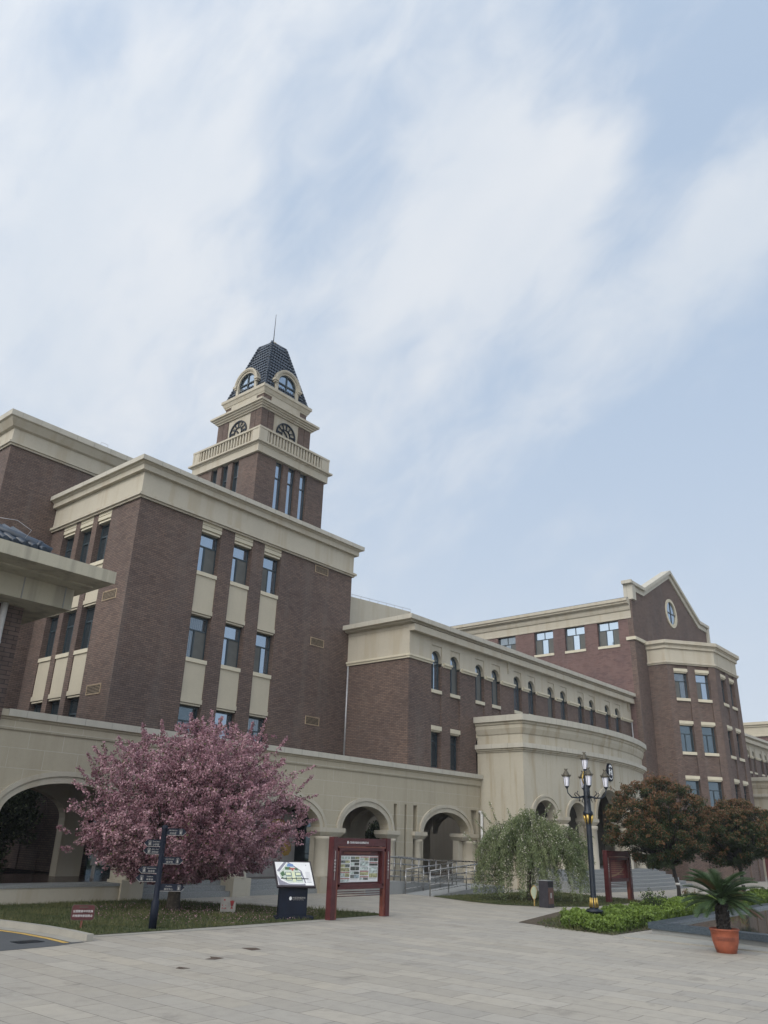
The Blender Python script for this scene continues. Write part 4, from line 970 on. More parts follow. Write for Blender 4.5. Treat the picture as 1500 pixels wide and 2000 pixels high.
def flower_screen():
    t = thing('display_panel', 'pale wall panel painted with yellow shapes behind the right side of the pink tree', 'panel', (23.3, 25.4, .5))
    m = MB(); m.wbox(21.6, 24.6, 25.4, 25.5, .5, 2.9); m.build('board', 'offwhite', t)
    g = MB(); FS = Fr((0, 25.4, 0), (1, 0, 0), (0, -1, 0))
    for (u, z, r) in ((23.6, 2.2, .45), (22.9, 1.9, .3), (24.1, 1.55, .28)):
        vs = [FS(u+r*math.cos(a*math.pi/9)*(1+.12*(a % 2)), z+r*math.sin(a*math.pi/9)*(1+.12*(a % 2)), .006) for a in range(18)]; g.add(vs, [tuple(range(18))])
    g.build('yellow_motif', 'ypole', t, fix=False)
flower_screen()
# ================================================================== GROUND
def sheet(name, pts, z, mat, kind='structure'):
    m = MB(); m.add([(p[0], p[1], z) for p in pts], [tuple(range(len(pts)))]); o = m.build(name, mat, fix=False)
    me = o.data
    if me.polygons[0].normal.z < 0: me.flip_normals()
    tag(o, kind=kind); return o
sheet('ground', [(-900, -900), (900, -900), (900, 900), (-900, 900)], -.012, 'outer')
sheet('plaza', [(-60, -60), (160, -60), (160, 24.5), (-60, 24.5)], 0, 'paving')
# road (left), with kerb line
sheet('road', [(-40, 15.05), (7.6, 15.06), (8.7, 15.12), (9.45, 15.35), (9.45, 60), (-40, 60)], .004, 'asphalt')
gut = MB(); gp = [(9.66, 15.4), (9.72, 16.2), (9.70, 17.2), (9.50, 18.6), (9.1, 20.5), (8.6, 24)]
for (a, b_) in zip(gp, gp[1:]): gut.add([(a[0]-.45, a[1], .008), (a[0], a[1], .008), (b_[0], b_[1], .008), (b_[0]-.45, b_[1], .008)], [(0, 1, 2, 3)])
tag(gut.build('gutter_strip', 'kerb', fix=False), kind='structure')
yl = MB()
for (a, b_) in zip(gp, gp[1:]): yl.add([(a[0]-.62, a[1], .0085), (a[0]-.50, a[1], .0085), (b_[0]-.50, b_[1], .0085), (b_[0]-.62, b_[1], .0085)], [(0, 1, 2, 3)])
tag(yl.build('yellow_road_line', 'yellow', fix=False), kind='structure')
kb = MB(); kb.cornice([(p[0], p[1]) for p in gp], [(-.14, .0), (0, .0), (0, .125), (-.14, .125)]) ; tag(kb.build('kerb', 'kerb'), kind='structure')
dr = MB(); dr.wbox(8.35, 8.85, 15.75, 16.1, .006, .012); tag(dr.build('drain_grate', 'darkmetal'), kind='structure')
GR1 = [(9.8, 16.2), (11.6, 16.12), (19.2, 16.05), (19.5, 16.6), (18.9, 17.9), (18.0, 20.0), (17.0, 22.2), (16.3, 23.4), (8.8, 23.4), (9.2, 20.5), (9.62, 18.6), (9.82, 17.2)]
GR2 = [(27.2, 20.25), (26.35, 18.0), (26.15, 16.6), (26.9, 15.2), (28.6, 14.35), (33.6, 14.35), (34.4, 15.6), (35.0, 17.6), (35.8, 20.2), (31.0, 20.2)]
def inpoly(x, y, P):
    c = False; j = len(P)-1
    for i in range(len(P)):
        if (P[i][1] > y) != (P[j][1] > y) and x < (P[j][0]-P[i][0])*(y-P[i][1])/(P[j][1]-P[i][1])+P[i][0]: c = not c
        j = i
    return c
def edge_d(x, y, P):
    best = 9
    for i in range(len(P)):
        a, b = P[i], P[(i+1) % len(P)]; dx, dy = b[0]-a[0], b[1]-a[1]; t = max(0, min(1, ((x-a[0])*dx+(y-a[1])*dy)/(dx*dx+dy*dy)))
        best = min(best, math.hypot(x-a[0]-t*dx, y-a[1]-t*dy))
    return best
sheet('lawn_bed', GR1, .012, 'turf'); sheet('lawn_bed', GR2, .012, 'turf')
eb = MB(); eb.add([(11.6, 16.1, .006), (19.25, 16.03, .006), (19.4, 15.75, .006), (14.0, 15.62, .006), (9.9, 15.95, .006), (9.7, 16.2, .006)], [(0, 1, 2, 3, 4, 5)])
tag(eb.build('path_edge', 'kerb', fix=False), kind='structure')
def quads(P, D, U, w, h, name, mats, tint, mi=None, parent=None, tri=False):
    """many small leaves: centres P, long axis D, side axis U"""
    n = len(P); w = np.broadcast_to(w, (n,))[:, None]; h = np.broadcast_to(h, (n,))[:, None]
    if tri:
        V = np.stack([P-U*w, P+U*w, P+D*h], 1); k = 3
    else:
        V = np.stack([P-D*h, P-U*w, P+D*h, P+U*w], 1); k = 4
    if parent: V = V-np.array(root_loc(parent))
    me = bpy.data.meshes.new(name); me.vertices.add(n*k); me.vertices.foreach_set('co', V.reshape(-1).astype(np.float32))
    me.loops.add(n*k); me.loops.foreach_set('vertex_index', np.arange(n*k, dtype=np.int32)); me.polygons.add(n)
    me.polygons.foreach_set('loop_start', np.arange(n, dtype=np.int32)*k); me.polygons.foreach_set('loop_total', np.full(n, k, dtype=np.int32))
    for m in (mats if isinstance(mats, list) else [mats]): me.materials.append(M[m])
    if mi is not None: me.polygons.foreach_set('material_index', mi.astype(np.int32))
    me.update(calc_edges=True)
    at = me.attributes.new('tint', 'FLOAT', 'FACE'); at.data.foreach_set('value', np.clip(tint, 0, 1).astype(np.float32))
    o = bpy.data.objects.new(name, me); COL.objects.link(o)
    if parent: o.parent = parent
    return o
def rdir(n, up=0.0):
    v = rng.normal(size=(n, 3)); v[:, 2] += up; return v/np.linalg.norm(v, axis=1)[:, None]
def perp(D):
    r = rdir(len(D)); u = np.cross(D, r); return u/np.linalg.norm(u, axis=1)[:, None]
def grass(P, n, nm, hmax=.07):
    xs = [p[0] for p in P]; ys = [p[1] for p in P]; pts = []
    while len(pts) < n:
        x, y = random.uniform(min(xs), max(xs)), random.uniform(min(ys), max(ys))
        if inpoly(x, y, P) and (edge_d(x, y, P) > .03 or random.random() < .3): pts.append((x, y, .012))
    pts = np.array(pts); D = rdir(n, 1.6); k = np.sin(pts[:, 0]*1.7+1)*np.cos(pts[:, 1]*2.1)+.6*np.sin(pts[:, 0]*5+pts[:, 1]*4)
    h = hmax*(.35+rng.random(n)*.9)*np.clip(1+.45*k, .25, 2); t = .38+.30*k+rng.normal(size=n)*.28
    tag(quads(pts, D, perp(D), .007, h, nm, 'grassb', t, tri=True), kind='stuff')
grass(GR1, 52000, 'grass', .085); grass(GR2, 22000, 'grass', .07)
def petals():
    n = 1500; a = rng.random(n)*6.283; r = rng.random(n)**.6*3.3; x = 15.1+np.cos(a)*r; y = 19.0+np.sin(a)*r*.95
    ok = np.array([inpoly(p, q, GR1) for p, q in zip(x, y)]); P = np.stack([x, y, np.full(n, .05)+rng.random(n)*.03], 1)[ok]; n = len(P)
    D = rdir(n)*np.array([1, 1, .25]); tag(quads(P, D, perp(D), .013, .017, 'fallen_petals', 'blossom', rng.random(n)*.8), kind='stuff')
petals()
# missing slabs
for i, P in enumerate([[(8.6, 11.6), (9.1, 11.5), (9.0, 11.9), (9.55, 12.0), (9.1, 12.15)], [(9.3, 9.6), (9.75, 9.5), (9.95, 9.75), (9.4, 9.8)]]): pass
def spot(pts_px, z=.005):
    out = []
    for px, py in pts_px:
        v = W@np.array([(px-750)/1533.6, (py-1000)/1533.6, 1.0]); k = (z-2.0)/v[2]; out.append((v[0]*k, v[1]*k))
    return out
SP = [[(471, 1851), (500, 1851), (510, 1854), (492, 1856)], [(400, 1873), (412, 1871), (410, 1868), (424, 1869), (438, 1871), (420, 1874)], [(343, 1891), (350, 1888), (372, 1891), (352, 1892)]]
for s in SP: sheet('bare_patch', spot(s), .005, 'rust')
# ------------------------------------------------------------------ trees
def skel(mb, pts, r): mb.tube(pts, r, 7)
def crab():
    random.seed(12)
    base = Vector((14.96, 20.11, 0)); t = thing('flowering_tree', 'broad crabapple tree covered in pink blossom on the grass beside the signpost', 'tree', base)
    view = Vector((base.x, base.y, 0)).normalized(); rt = Vector((view.y, -view.x, 0))
    # view-plane outline of the crown as (right, z)
    out = [(-2.1, 1.2), (-2.75, 1.75), (-3.0, 2.6), (-2.95, 3.2), (-2.75, 3.75), (-2.1, 4.3), (-1.3, 4.75), (-.5, 4.95), (.3, 5.05), (1.2, 4.95), (2.0, 4.8), (2.6, 4.35), (3.15, 3.85), (3.45, 3.1), (3.6, 2.5), (3.55, 1.85), (3.1, 1.35), (2.2, 1.1), (1.2, 1.0), (.3, .85), (-.5, .75), (-1.3, .95)]
    cz, cr_ = 2.75, .3
    def lim(ang):
        best = 0
        for i in range(len(out)):
            a, b = out[i], out[(i+1) % len(out)]; d = (math.cos(ang), math.sin(ang)); ex, ey = b[0]-a[0], b[1]-a[1]; den = d[0]*ey-d[1]*ex
            if abs(den) < 1e-9: continue
            k = ((a[0]-cr_)*ey-(a[1]-cz)*ex)/den; s = ((a[0]-cr_)*d[1]-(a[1]-cz)*d[0])/den
            if k > 0 and -.001 <= s <= 1.001: best = max(best, k)
        return best
    lims = [lim(2*math.pi*i/120) for i in range(121)]
    def env(d):  # radius allowed in unit direction d = (right, depth, up)
        a = math.atan2(d[2], d[0]) % (2*math.pi); L = lims[int(a/(2*math.pi)*120)]; h = math.hypot(d[0], d[2])
        dep = 2.9
        return 1/math.sqrt((h/L)**2+(d[1]/dep)**2)
    to = lambda r, d, z: base+rt*r+view*d+Vector((0, 0, z))
    wood = MB(); fork = to(.05, -.05, 1.0)
    wood.tube([base+Vector((0, 0, -.1)), to(-.02, 0, .4), fork], [.21, .17, .15], 10)
    P = []; D = []; T = []; PL = []
    tips = []
    nl = 270
    ctr = to(cr_, 0, cz)
    for i in range(nl):
        z = 1-2*(i+.5)/nl; ph = i*2.39996; q = math.sqrt(max(0, 1-z*z)); d = np.array([q*math.cos(ph), q*math.sin(ph), z])
        R_ = env(d)*random.choice([random.uniform(.6, .8), random.uniform(.8, .98), random.uniform(.88, 1.0), random.uniform(.9, 1.03)])
        end = to(cr_+d[0]*R_, d[1]*R_, cz+d[2]*R_)
        mid = fork.lerp(end, .5)+Vector((random.uniform(-.2, .2), random.uniform(-.2, .2), -.15 if d[2] < .2 else .1))
        if i % 4 == 0: wood.tube([fork, mid, mid.lerp(end, .7)], [.05, .028, .010], 5)
        lt = random.uniform(-.25, .3)
        # side shoots
        for k in range(9):
            f = random.uniform(.42, 1.0); s = (fork.lerp(mid, f*2) if f < .5 else mid.lerp(end, f*2-1))
            dd = Vector((d[0]*rt.x+d[1]*view.x, d[0]*rt.y+d[1]*view.y, d[2]))
            g = (dd*random.uniform(.5, 1.1)+Vector((random.gauss(0, .6), random.gauss(0, .6), random.gauss(.25, .6)))).normalized()
            ln = random.uniform(.35, .95)
            e = s+g*ln
            # keep in envelope
            rel = e-ctr; lc = np.array([rel.dot(rt), rel.dot(view), rel.z]); L = np.linalg.norm(lc); 
            mx_ = env(lc/L)*random.uniform(.96, 1.10)
            if L > mx_: e = ctr+rel*(mx_/L)
            tips.append((s, e, random.uniform(.08, .15), 60, lt))
    # long protruding shoots (right, z) starts and ends read off the outline
    for (r0, z0, r1, z1) in [(-2.6, 3.5, -2.95, 4.05), (-2.3, 3.7, -2.75, 4.2), (-2.3, 3.8, -2.5, 4.3), (1.9, 4.5, 2.15, 5.4), (1.6, 4.6, 1.7, 5.15), (-.1, 4.8, -.15, 5.4), (.25, 4.8, .2, 5.3), (.7, 4.8, .75, 5.25), (2.7, 3.6, 3.75, 4.0), (2.9, 2.9, 3.95, 3.2), (-2.7, 2.9, -3.15, 3.25), (-2.8, 2.4, -3.2, 2.6), (-1.4, 4.5, -1.5, 4.95), (3.2, 1.9, 3.85, 2.15), (1.1, 4.7, 1.25, 5.2), (-3.0, 1.9, -3.35, 2.05), (-.9, 4.6, -1.0, 5.15), (2.4, 4.2, 2.75, 4.75), (3.2, 3.2, 3.7, 3.75), (-1.9, 4.1, -2.2, 4.6), (3.3, 2.3, 3.95, 2.5), (-2.9, 1.5, -3.2, 1.5), (.5, 4.9, .45, 5.45), (-2.6, 3.1, -3.1, 3.65)]:
        dp_ = random.uniform(-.5, .5); tips.append((to(r0, dp_, z0), to(r1, dp_, z1), .075, 90, .15))
    for s, e, rad, n, lt in tips:
        n = int(n); f = rng.random(n)**.8; c = np.array(s)[None]*(1-f[:, None])+np.array(e)[None]*f[:, None]
        off = rdir(n)*rad*(rng.random((n, 1))**.5)*(1.15-.45*f[:, None]); P.append(c+off)
        base_t = random.uniform(.2, .65)+lt; T.append(base_t+rng.normal(size=n)*.22+.15*off[:, 2]/rad)
    P = np.concatenate(P); T = np.concatenate(T); n = len(P)
    # three petals per bloom
    P3 = np.repeat(P, 2, 0)+rng.normal(size=(2*n, 3))*.012; T3 = np.repeat(T, 2)+rng.normal(size=2*n)*.1; D3 = rdir(2*n); sz = .019+rng.random(2*n)*.014
    mi = (rng.random(2*n) < .09).astype(int)
    quads(P3, D3, perp(D3), sz*.85, sz, 'crown', ['blossom', 'crableaf'], T3, mi, t)
    wood.build('trunk', 'bark', t)
crab()
def photinia(base, out, label, seed, nl=230):
    random.seed(seed); base = Vector(base); t = thing('photinia_tree', label, 'tree', base, 'russet clipped trees by the pond')
    view = Vector((base.x, base.y, 0)).normalized(); rt = Vector((view.y, -view.x, 0)); to = lambda r, d, z: base+rt*r+view*d+Vector((0, 0, z))
    r0, r1, z0, z1, tz = out; cr_, cz = (r0+r1)/2, (z0+z1)/2; hw, hh = (r1-r0)/2, (z1-z0)/2
    wood = MB(); fork = to(cr_*.25, 0, z0+.35); wood.tube([base, to(.02, 0, tz*.5), fork], [.09, .075, .07], 8)
    P = []; T = []; MI = []
    lob = [(random.uniform(0, 6.28), random.uniform(-.8, .9), random.uniform(.10, .24)*random.choice([1, 1, -1])) for _ in range(11)]
    for i in range(nl):
        z = 1-2*(i+.5)/nl; ph = i*2.39996; q = math.sqrt(max(0, 1-z*z)); d = (q*math.cos(ph), q*math.sin(ph), z)
        bump = 1.0
        for la, lz, amp in lob:
            ql = math.sqrt(1-lz*lz); dt = d[0]*ql*math.cos(la)+d[1]*ql*math.sin(la)+d[2]*lz; bump += amp*math.exp((dt-1)*9)
        inner = random.random() < .28
        k = (random.uniform(.35, .7) if inner else random.uniform(.80, 1.0))*bump
        c = to(cr_+d[0]*hw*k*(1.0 if z > -.5 else .82), d[1]*hw*.95*k, cz+d[2]*hh*k*(1.0 if z > -.4 else .88))
        if i % 2 == 0: wood.tube([fork, fork.lerp(c, .5)+Vector((0, 0, .06)), c], [.03, .018, .007], 5)
        rad = random.uniform(.14, .33); n = int(170+rad*560)
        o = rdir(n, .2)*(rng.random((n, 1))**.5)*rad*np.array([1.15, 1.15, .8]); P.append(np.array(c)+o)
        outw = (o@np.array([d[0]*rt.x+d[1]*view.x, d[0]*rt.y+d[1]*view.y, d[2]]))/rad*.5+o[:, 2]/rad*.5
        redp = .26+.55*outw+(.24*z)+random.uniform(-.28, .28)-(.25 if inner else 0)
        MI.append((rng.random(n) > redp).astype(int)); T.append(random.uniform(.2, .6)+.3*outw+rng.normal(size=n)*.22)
    for i in range(70):   # loose leading shoots
        z = random.uniform(-.5, 1); ph = random.uniform(0, 6.28); q = math.sqrt(1-z*z); k0, k1 = .88, random.uniform(1.04, 1.22)
        A = to(cr_+q*math.cos(ph)*hw*k0, q*math.sin(ph)*hw*k0, cz+z*hh*k0); B_ = to(cr_+q*math.cos(ph)*hw*k1, q*math.sin(ph)*hw*k1, cz+z*hh*k1+random.uniform(.0, .12))
        n = 34; f = rng.random((n, 1)); P.append(np.array(A)*(1-f)+np.array(B_)*f+rng.normal(size=(n, 3))*.035); MI.append((rng.random(n) < .25).astype(int)); T.append(.6+rng.normal(size=n)*.2)
    P = np.concatenate(P); T = np.concatenate(T); MI = np.concatenate(MI); n = len(P); D = rdir(n, .3)
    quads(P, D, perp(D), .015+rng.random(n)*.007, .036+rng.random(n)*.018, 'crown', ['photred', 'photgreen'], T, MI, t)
    wood.build('trunk', 'barkdk', t)
    b = MB(); b.tube([to(.0, 0, .70), to(.0, 0, .78)], .098, 8); b.build('trunk_band', 'pipe', t)
photinia((33.15, 12.86, 0), (-2.35, 1.35, 1.05, 4.55, 1.2), 'russet brown clipped tree right of the street lamp', 3)
photinia((36.9, 11.6, 0), (-1.75, 1.6, 1.25, 3.95, 1.4), 'russet brown round tree directly behind the potted sago palm', 5, 190)
photinia((40.5, 10.4, 0), (-1.9, 1.9, 1.3, 3.8, 1.4), 'russet brown tree cut off by the right edge of the frame', 9, 150)
def weeping():
    random.seed(11); base = Vector((28.6, 16.75, 0)); t = thing('weeping_tree', 'drooping green tree with cream blossom on the lawn behind the waste bin', 'tree', base)
    view = Vector((base.x, base.y, 0)).normalized(); rt = Vector((view.y, -view.x, 0)); to = lambda r, d, z: base+rt*r+view*d+Vector((0, 0, z))
    wood = MB(); fork = to(.05, 0, 1.35); wood.tube([base, to(-.03, 0, .7), fork], [.10, .08, .075], 8)
    P = []; D = []; T = []; MI = []
    for i in range(480):
        a = random.uniform(0, 2*math.pi); rr = math.sqrt(random.random()); ex = 2.35*rr*math.cos(a)+.12; ey = 1.75*rr*math.sin(a)
        hz = 2.75-.95*rr**2+random.uniform(-.35, .35)+.30*math.sin(ex*3.1+1)*math.cos(ey*2.5)+(.1 if ex < 0 else 0)
        top = to(ex*.72, ey*.72, hz)
        drop = random.choice([random.uniform(.3, .9), random.uniform(1.0, 2.2)])*(1.0 if rr > .5 else .6)*(1.15 if ex < -.6 else 1)
        end = to(ex*1.0, ey*1.0, max(.18, hz-drop))
        pts = [fork, fork.lerp(top, .55)+Vector((0, 0, .3)), top, top.lerp(end, .5)+(top-fork).normalized()*.12, end]
        if i % 4 == 0: wood.tube(pts[:4], [.03, .02, .01, .005], 5)
        n = random.randint(90, 230); f = rng.random(n); seg = np.minimum((f*2).astype(int), 1); A = np.array([pts[2], pts[3], pts[4]])
        c = A[seg]+(A[seg+1]-A[seg])*((f*2-seg)[:, None])
        c = c+rng.normal(size=(n, 3))*random.uniform(.035, .075); P.append(c)
        d = rng.normal(size=(n, 3))*.55; d[:, 2] -= .9; D.append(d/np.linalg.norm(d, axis=1)[:, None]); fl = random.random() < .5 and hz > 1.8
        MI.append((rng.random(n) < ((.26*(1-f)) if fl else .02)).astype(int)); T.append(random.uniform(.1, .8)+rng.normal(size=n)*.2)
    for (r0, z0, r1, z1) in [(-1.2, 2.8, -1.45, 3.5), (-1.4, 2.7, -1.75, 3.1), (-1.6, 2.3, -2.0, 2.8), (.9, 2.7, 1.25, 3.25), (.5, 2.8, .9, 3.45), (.3, 2.7, .2, 3.0), (1.5, 2.3, 2.0, 2.75), (-2.0, 1.9, -2.45, 2.3), (1.1, 2.6, 1.0, 3.2), (1.9, 2.0, 2.45, 2.35), (-.6, 2.8, -.75, 3.25)]:
        s, e = to(r0, 0, z0), to(r1, random.uniform(-.2, .2), z1); wood.tube([s, e], [.012, .005], 5); n = 90; f = rng.random((n, 1)); P.append(np.array(s)*(1-f)+np.array(e)*f+rng.normal(size=(n, 3))*.03)
        d = rdir(n, .8); D.append(d); MI.append((rng.random(n) < .2).astype(int)); T.append(.8+rng.normal(size=n)*.15)
    P = np.concatenate(P); D = np.concatenate(D); T = np.concatenate(T); MI = np.concatenate(MI); n = len(P)
    quads(P, D, perp(D), np.where(MI == 1, .024, .012), np.where(MI == 1, .024, .042), 'crown', ['weep', 'wflower'], T, MI, t)
    wood.build('trunk', 'bark', t)
weeping()
def hedge(P, h, label, nd, seed=1, sub=None):
    random.seed(seed); cx = sum(p[0] for p in P)/len(P); cy = sum(p[1] for p in P)/len(P)
    t = thing('hedge', label, 'hedge', (cx, cy, 0), 'bright green hedges of the pond bed')
    xs = [p[0] for p in P]; ys = [p[1] for p in P]; Pt = []; T = []; k = 0
    while k < nd:
        x, y = random.uniform(min(xs), max(xs)), random.uniform(min(ys), max(ys))
        if not inpoly(x, y, P): continue
        e = edge_d(x, y, P)
        hh = h*(.72+.20*math.sin(x*2.3)*math.cos(y*3.1)+.14*math.sin(x*6.1+y*5.3)+random.uniform(-.12, .14))
        z = random.uniform(.12, 1)*hh if e < .25 else hh*random.uniform(.8, 1)
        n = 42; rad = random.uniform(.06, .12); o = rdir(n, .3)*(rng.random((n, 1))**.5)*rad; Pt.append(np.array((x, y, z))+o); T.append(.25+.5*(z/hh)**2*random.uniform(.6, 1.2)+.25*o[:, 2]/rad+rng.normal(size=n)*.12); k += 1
    Pt = np.concatenate(Pt); T = np.concatenate(T); n = len(Pt); D = rdir(n, .8)
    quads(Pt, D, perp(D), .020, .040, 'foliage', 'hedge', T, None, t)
    s = MB()
    for i in range(60):
        x, y = random.uniform(min(xs), max(xs)), random.uniform(min(ys), max(ys))
        if inpoly(x, y, P): s.tube([(x, y, 0), (x+random.uniform(-.1, .1), y+random.uniform(-.1, .1), h*.7)], [.012, .006], 5)
    s.build('stems', 'barkdk', t)
BED = [(20.15, 11.5), (20.1, 9.75), (20.35, 9.35), (23.2, 9.75), (33.5, 10.3), (46, 10.4), (46, 12.2), (33.5, 12.4), (25.6, 13.3), (21.2, 12.3)]
sheet('planting_bed', [(20.6, 11.2), (20.25, 9.6), (23.0, 9.55), (33.5, 10.0), (48, 10.0), (48, 13), (33.5, 13.2), (25.6, 13.9), (21.0, 12.7)], .01, 'soil')
hedge([(20.6, 11.1), (20.45, 10.0), (20.9, 9.75), (25.5, 10.1), (25.9, 11.0), (25.0, 11.6), (21.5, 11.6)], .37, 'bright green hedge surrounding the foot of the street lamp', 1500, 1)
hedge([(26.2, 10.3), (33.2, 10.5), (33.2, 11.8), (29, 12.1), (26.3, 12.0)], .42, 'bright green hedge between the street lamp bed and the palm, under the russet tree', 1200, 2)
hedge([(33.6, 10.4), (46, 10.4), (46, 11.8), (33.6, 12.0)], .5, 'bright green hedge behind the potted palm at the right edge', 1100, 4)
def shrub(base, h, label, seed, mat='photred'):
    random.seed(seed); base = Vector(base); t = thing('shrub', label, 'shrub', base); w = MB(); P = []
    for i in range(9):
        e = base+Vector((random.uniform(-.35, .35), random.uniform(-.35, .35), h*random.uniform(.7, 1.0))); w.tube([base, base.lerp(e, .5)+Vector((0, 0, .05)), e], [.012, .008, .004], 5)
        n = 120; f = rng.random((n, 1))**.6; P.append(np.array(base)*(1-f)+np.array(e)*f+rng.normal(size=(n, 3))*.06)
    P = np.concatenate(P); D = rdir(len(P), .6); quads(P, D, perp(D), .014, .032, 'foliage', [mat, 'hedge'], rng.random(len(P)), (rng.random(len(P)) < .3).astype(int), t); w.build('stems', 'barkdk', t)
shrub((26.2, 10.9, 0), .8, 'taller thin dark leaved shrub rising out of the hedge between lamp and russet tree', 3, 'photgreen')
shrub((32.9, 12.4, 0), .55, 'small red leaved shrub at the foot of the russet tree right of the lamp', 4)
shrub((30.6, 9.95, 0), .75, 'red brown leafy shrub just right of the sago palm trunk by the pond edge', 6)
grass([(20.3, 11.5), (20.1, 9.5), (23.0, 9.55), (33.5, 10.1), (33.5, 12.6), (25.6, 13.4), (21.2, 12.3)], 16000, 'ground_cover', .10)
# low kerb strip along bed and pond
kk = MB(); kk.prism([(19.93, 9.17), (20.6, 9.15), (21.6, 8.9), (20.6, 5.0), (20.2, -5), (19.7, -5), (19.92, 5.9)], .0, .03); tag(kk.build('kerb_strip', 'kerb'), kind='structure')
def pond():
    t = thing('pond', 'raised pond with dark blue stone rim at the right edge behind the palm pot', 'pond', (28, 5, 0))
    A, B, Cc, Dd = (21.55, 8.95), (31.0, 9.55), (36, 9.2), (20.45, 5.3)
    out = [(21.35, 9.15), (20.2, 3.0), (20.0, -4.0), (46, -4.0), (46, 9.0), (33.0, 9.75)]
    c = sum(p[0] for p in out)/6, sum(p[1] for p in out)/6
    def inset(k):
        r = []
        n = len(out)
        for i in range(n):
            p0, p1, p2 = Vector(out[i-1]), Vector(out[i]), Vector(out[(i+1) % n]); d1 = (p1-p0).normalized(); d2 = (p2-p1).normalized()
            n1 = Vector((-d1.y, d1.x)); n2 = Vector((-d2.y, d2.x)); q = (n1+n2).normalized(); q = q/max(.3, q.dot(n1)); r.append((p1.x+q.x*k, p1.y+q.y*k))
        return r
    cc = list(out)
    m = MB(); m.cornice(cc[::1], [(-.30, .0), (-.06, .0), (-.06, .13), (-.30, .13)], True); m.build('base', 'conc', t)
    m = MB(); m.cornice(cc, [(-.36, .13), (0, .13), (0, .27), (-.36, .27)], True); m.build('rim', 'dkgranite', t)
    w = MB(); ii = inset(.32); w.add([(p[0], p[1], .20) for p in ii], [tuple(range(len(ii)))]); w.build('water', 'water', t)
pond()
# ------------------------------------------------------------------ palm + pot
def palm():
    base = Vector((19.22, 6.55, 0)); t = thing('flower_pot', 'large terracotta pot holding the sago palm on the paving', 'pot', base)
    m = MB(); m.lathe(base, [(.205, .0), (.205, .04), (.215, .045), (.235, .12), (.265, .22), (.275, .30), (.285, .42), (.305, .43), (.305, .46), (.275, .46), (.265, .42)], 28)
    m.build('body', 'terracotta', t)
    s = MB(); s.lathe(base, [(.268, .38), (.268, .41)], 20); s.build('soil', 'soil', t)
    mk = MB()
    for a in (-.55, -.3, -.08, .15, .4, .62):
        th = math.atan2(-base.y, -base.x)+a*1.0; c = Vector((math.cos(th), math.sin(th), 0)); q = base+c*.277+Vector((0, 0, .27)); sd = Vector((-c.y, c.x, 0))
        for k in range(3):
            z = (-.025, 0, .025)[k]; mk.hexa([q-sd*.03+Vector((0, 0, z)), q+sd*.03+Vector((0, 0, z)), q+sd*.03+c*.008+Vector((0, 0, z)), q-sd*.03+c*.008+Vector((0, 0, z)), q-sd*.03+Vector((0, 0, z+.007)), q+sd*.03+Vector((0, 0, z+.007)), q+sd*.03+c*.008+Vector((0, 0, z+.007)), q-sd*.03+c*.008+Vector((0, 0, z+.007))])
    mk.build('incised_marks', 'redwood2', t)
    p = thing('sago_palm', 'sago palm with arching feather fronds growing in the terracotta pot', 'palm', base+Vector((0, 0, .41)))
    tr = MB(); z = .40
    prof = []
    for i in range(12): zz = .41+i*.045; r = .115+.01*math.sin(i*1.3); prof += [(r+.012, zz), (r-.008, zz+.03)]
    tr.lathe(base, prof, 14)
    sc_ = random.Random(3)
    for i in range(220):
        a = sc_.uniform(0, 6.28); zz = sc_.uniform(.42, .95); c = Vector((math.cos(a), math.sin(a), 0)); q = base+c*.115+Vector((0, 0, zz)); tr.tube([q, q+c*.035+Vector((0, 0, .035))], [.016, .004], 4)
    tr.build('trunk', 'barkdk', p)
    Pn = []; Dn = []; Un = []; H = []; Wd = []; Tn = []; Mi = []; rach = MB(); random.seed(5)
    for i in range(84):
        a = i*2.39996; el = math.radians(random.choice([72, 60, 48, 38, 26, 14, 5]) + random.uniform(-6, 6)); L = random.uniform(.72, .98)
        dry = (i % 27 == 3)
        hd = Vector((math.cos(a), math.sin(a), 0)); pts = []; p0 = base+Vector((0, 0, .96)); ang = el; q = p0.copy(); st = L/12
        for k in range(13):
            pts.append(q.copy()); q = q+(hd*math.cos(ang)+Vector((0, 0, math.sin(ang))))*st; ang -= math.radians(5.2 if el > .9 else 3.8)
        rach.tube(pts, [.010-.0006*k for k in range(13)], 5)
        side = Vector((-hd.y, hd.x, 0))
        for k in range(10, 60):
            f = k/60*12; j = int(f); c = pts[j].lerp(pts[min(j+1, 12)], f-j); tan = (pts[min(j+1, 12)]-pts[j]).normalized(); upv = side.cross(tan)
            ll = .18*math.sin(math.pi*min(1, (k-5)/58))**.6
            for s in (-1, 1):
                d = (side*s*.8+tan*.55+upv*(-.35)).normalized(); Pn.append(c); Dn.append(d); Un.append(tan); H.append(ll); Wd.append(.0075); Tn.append(.3+random.gauss(.15, .2)); Mi.append(1 if dry else 0)
    rach.build('frond_stems', 'photgreen', p)
    quads(np.array(Pn), np.array(Dn), np.array(Un), np.array(Wd), np.array(H), 'fronds', ['palm', 'palmdry'], np.array(Tn), np.array(Mi), p, tri=True)
palm()
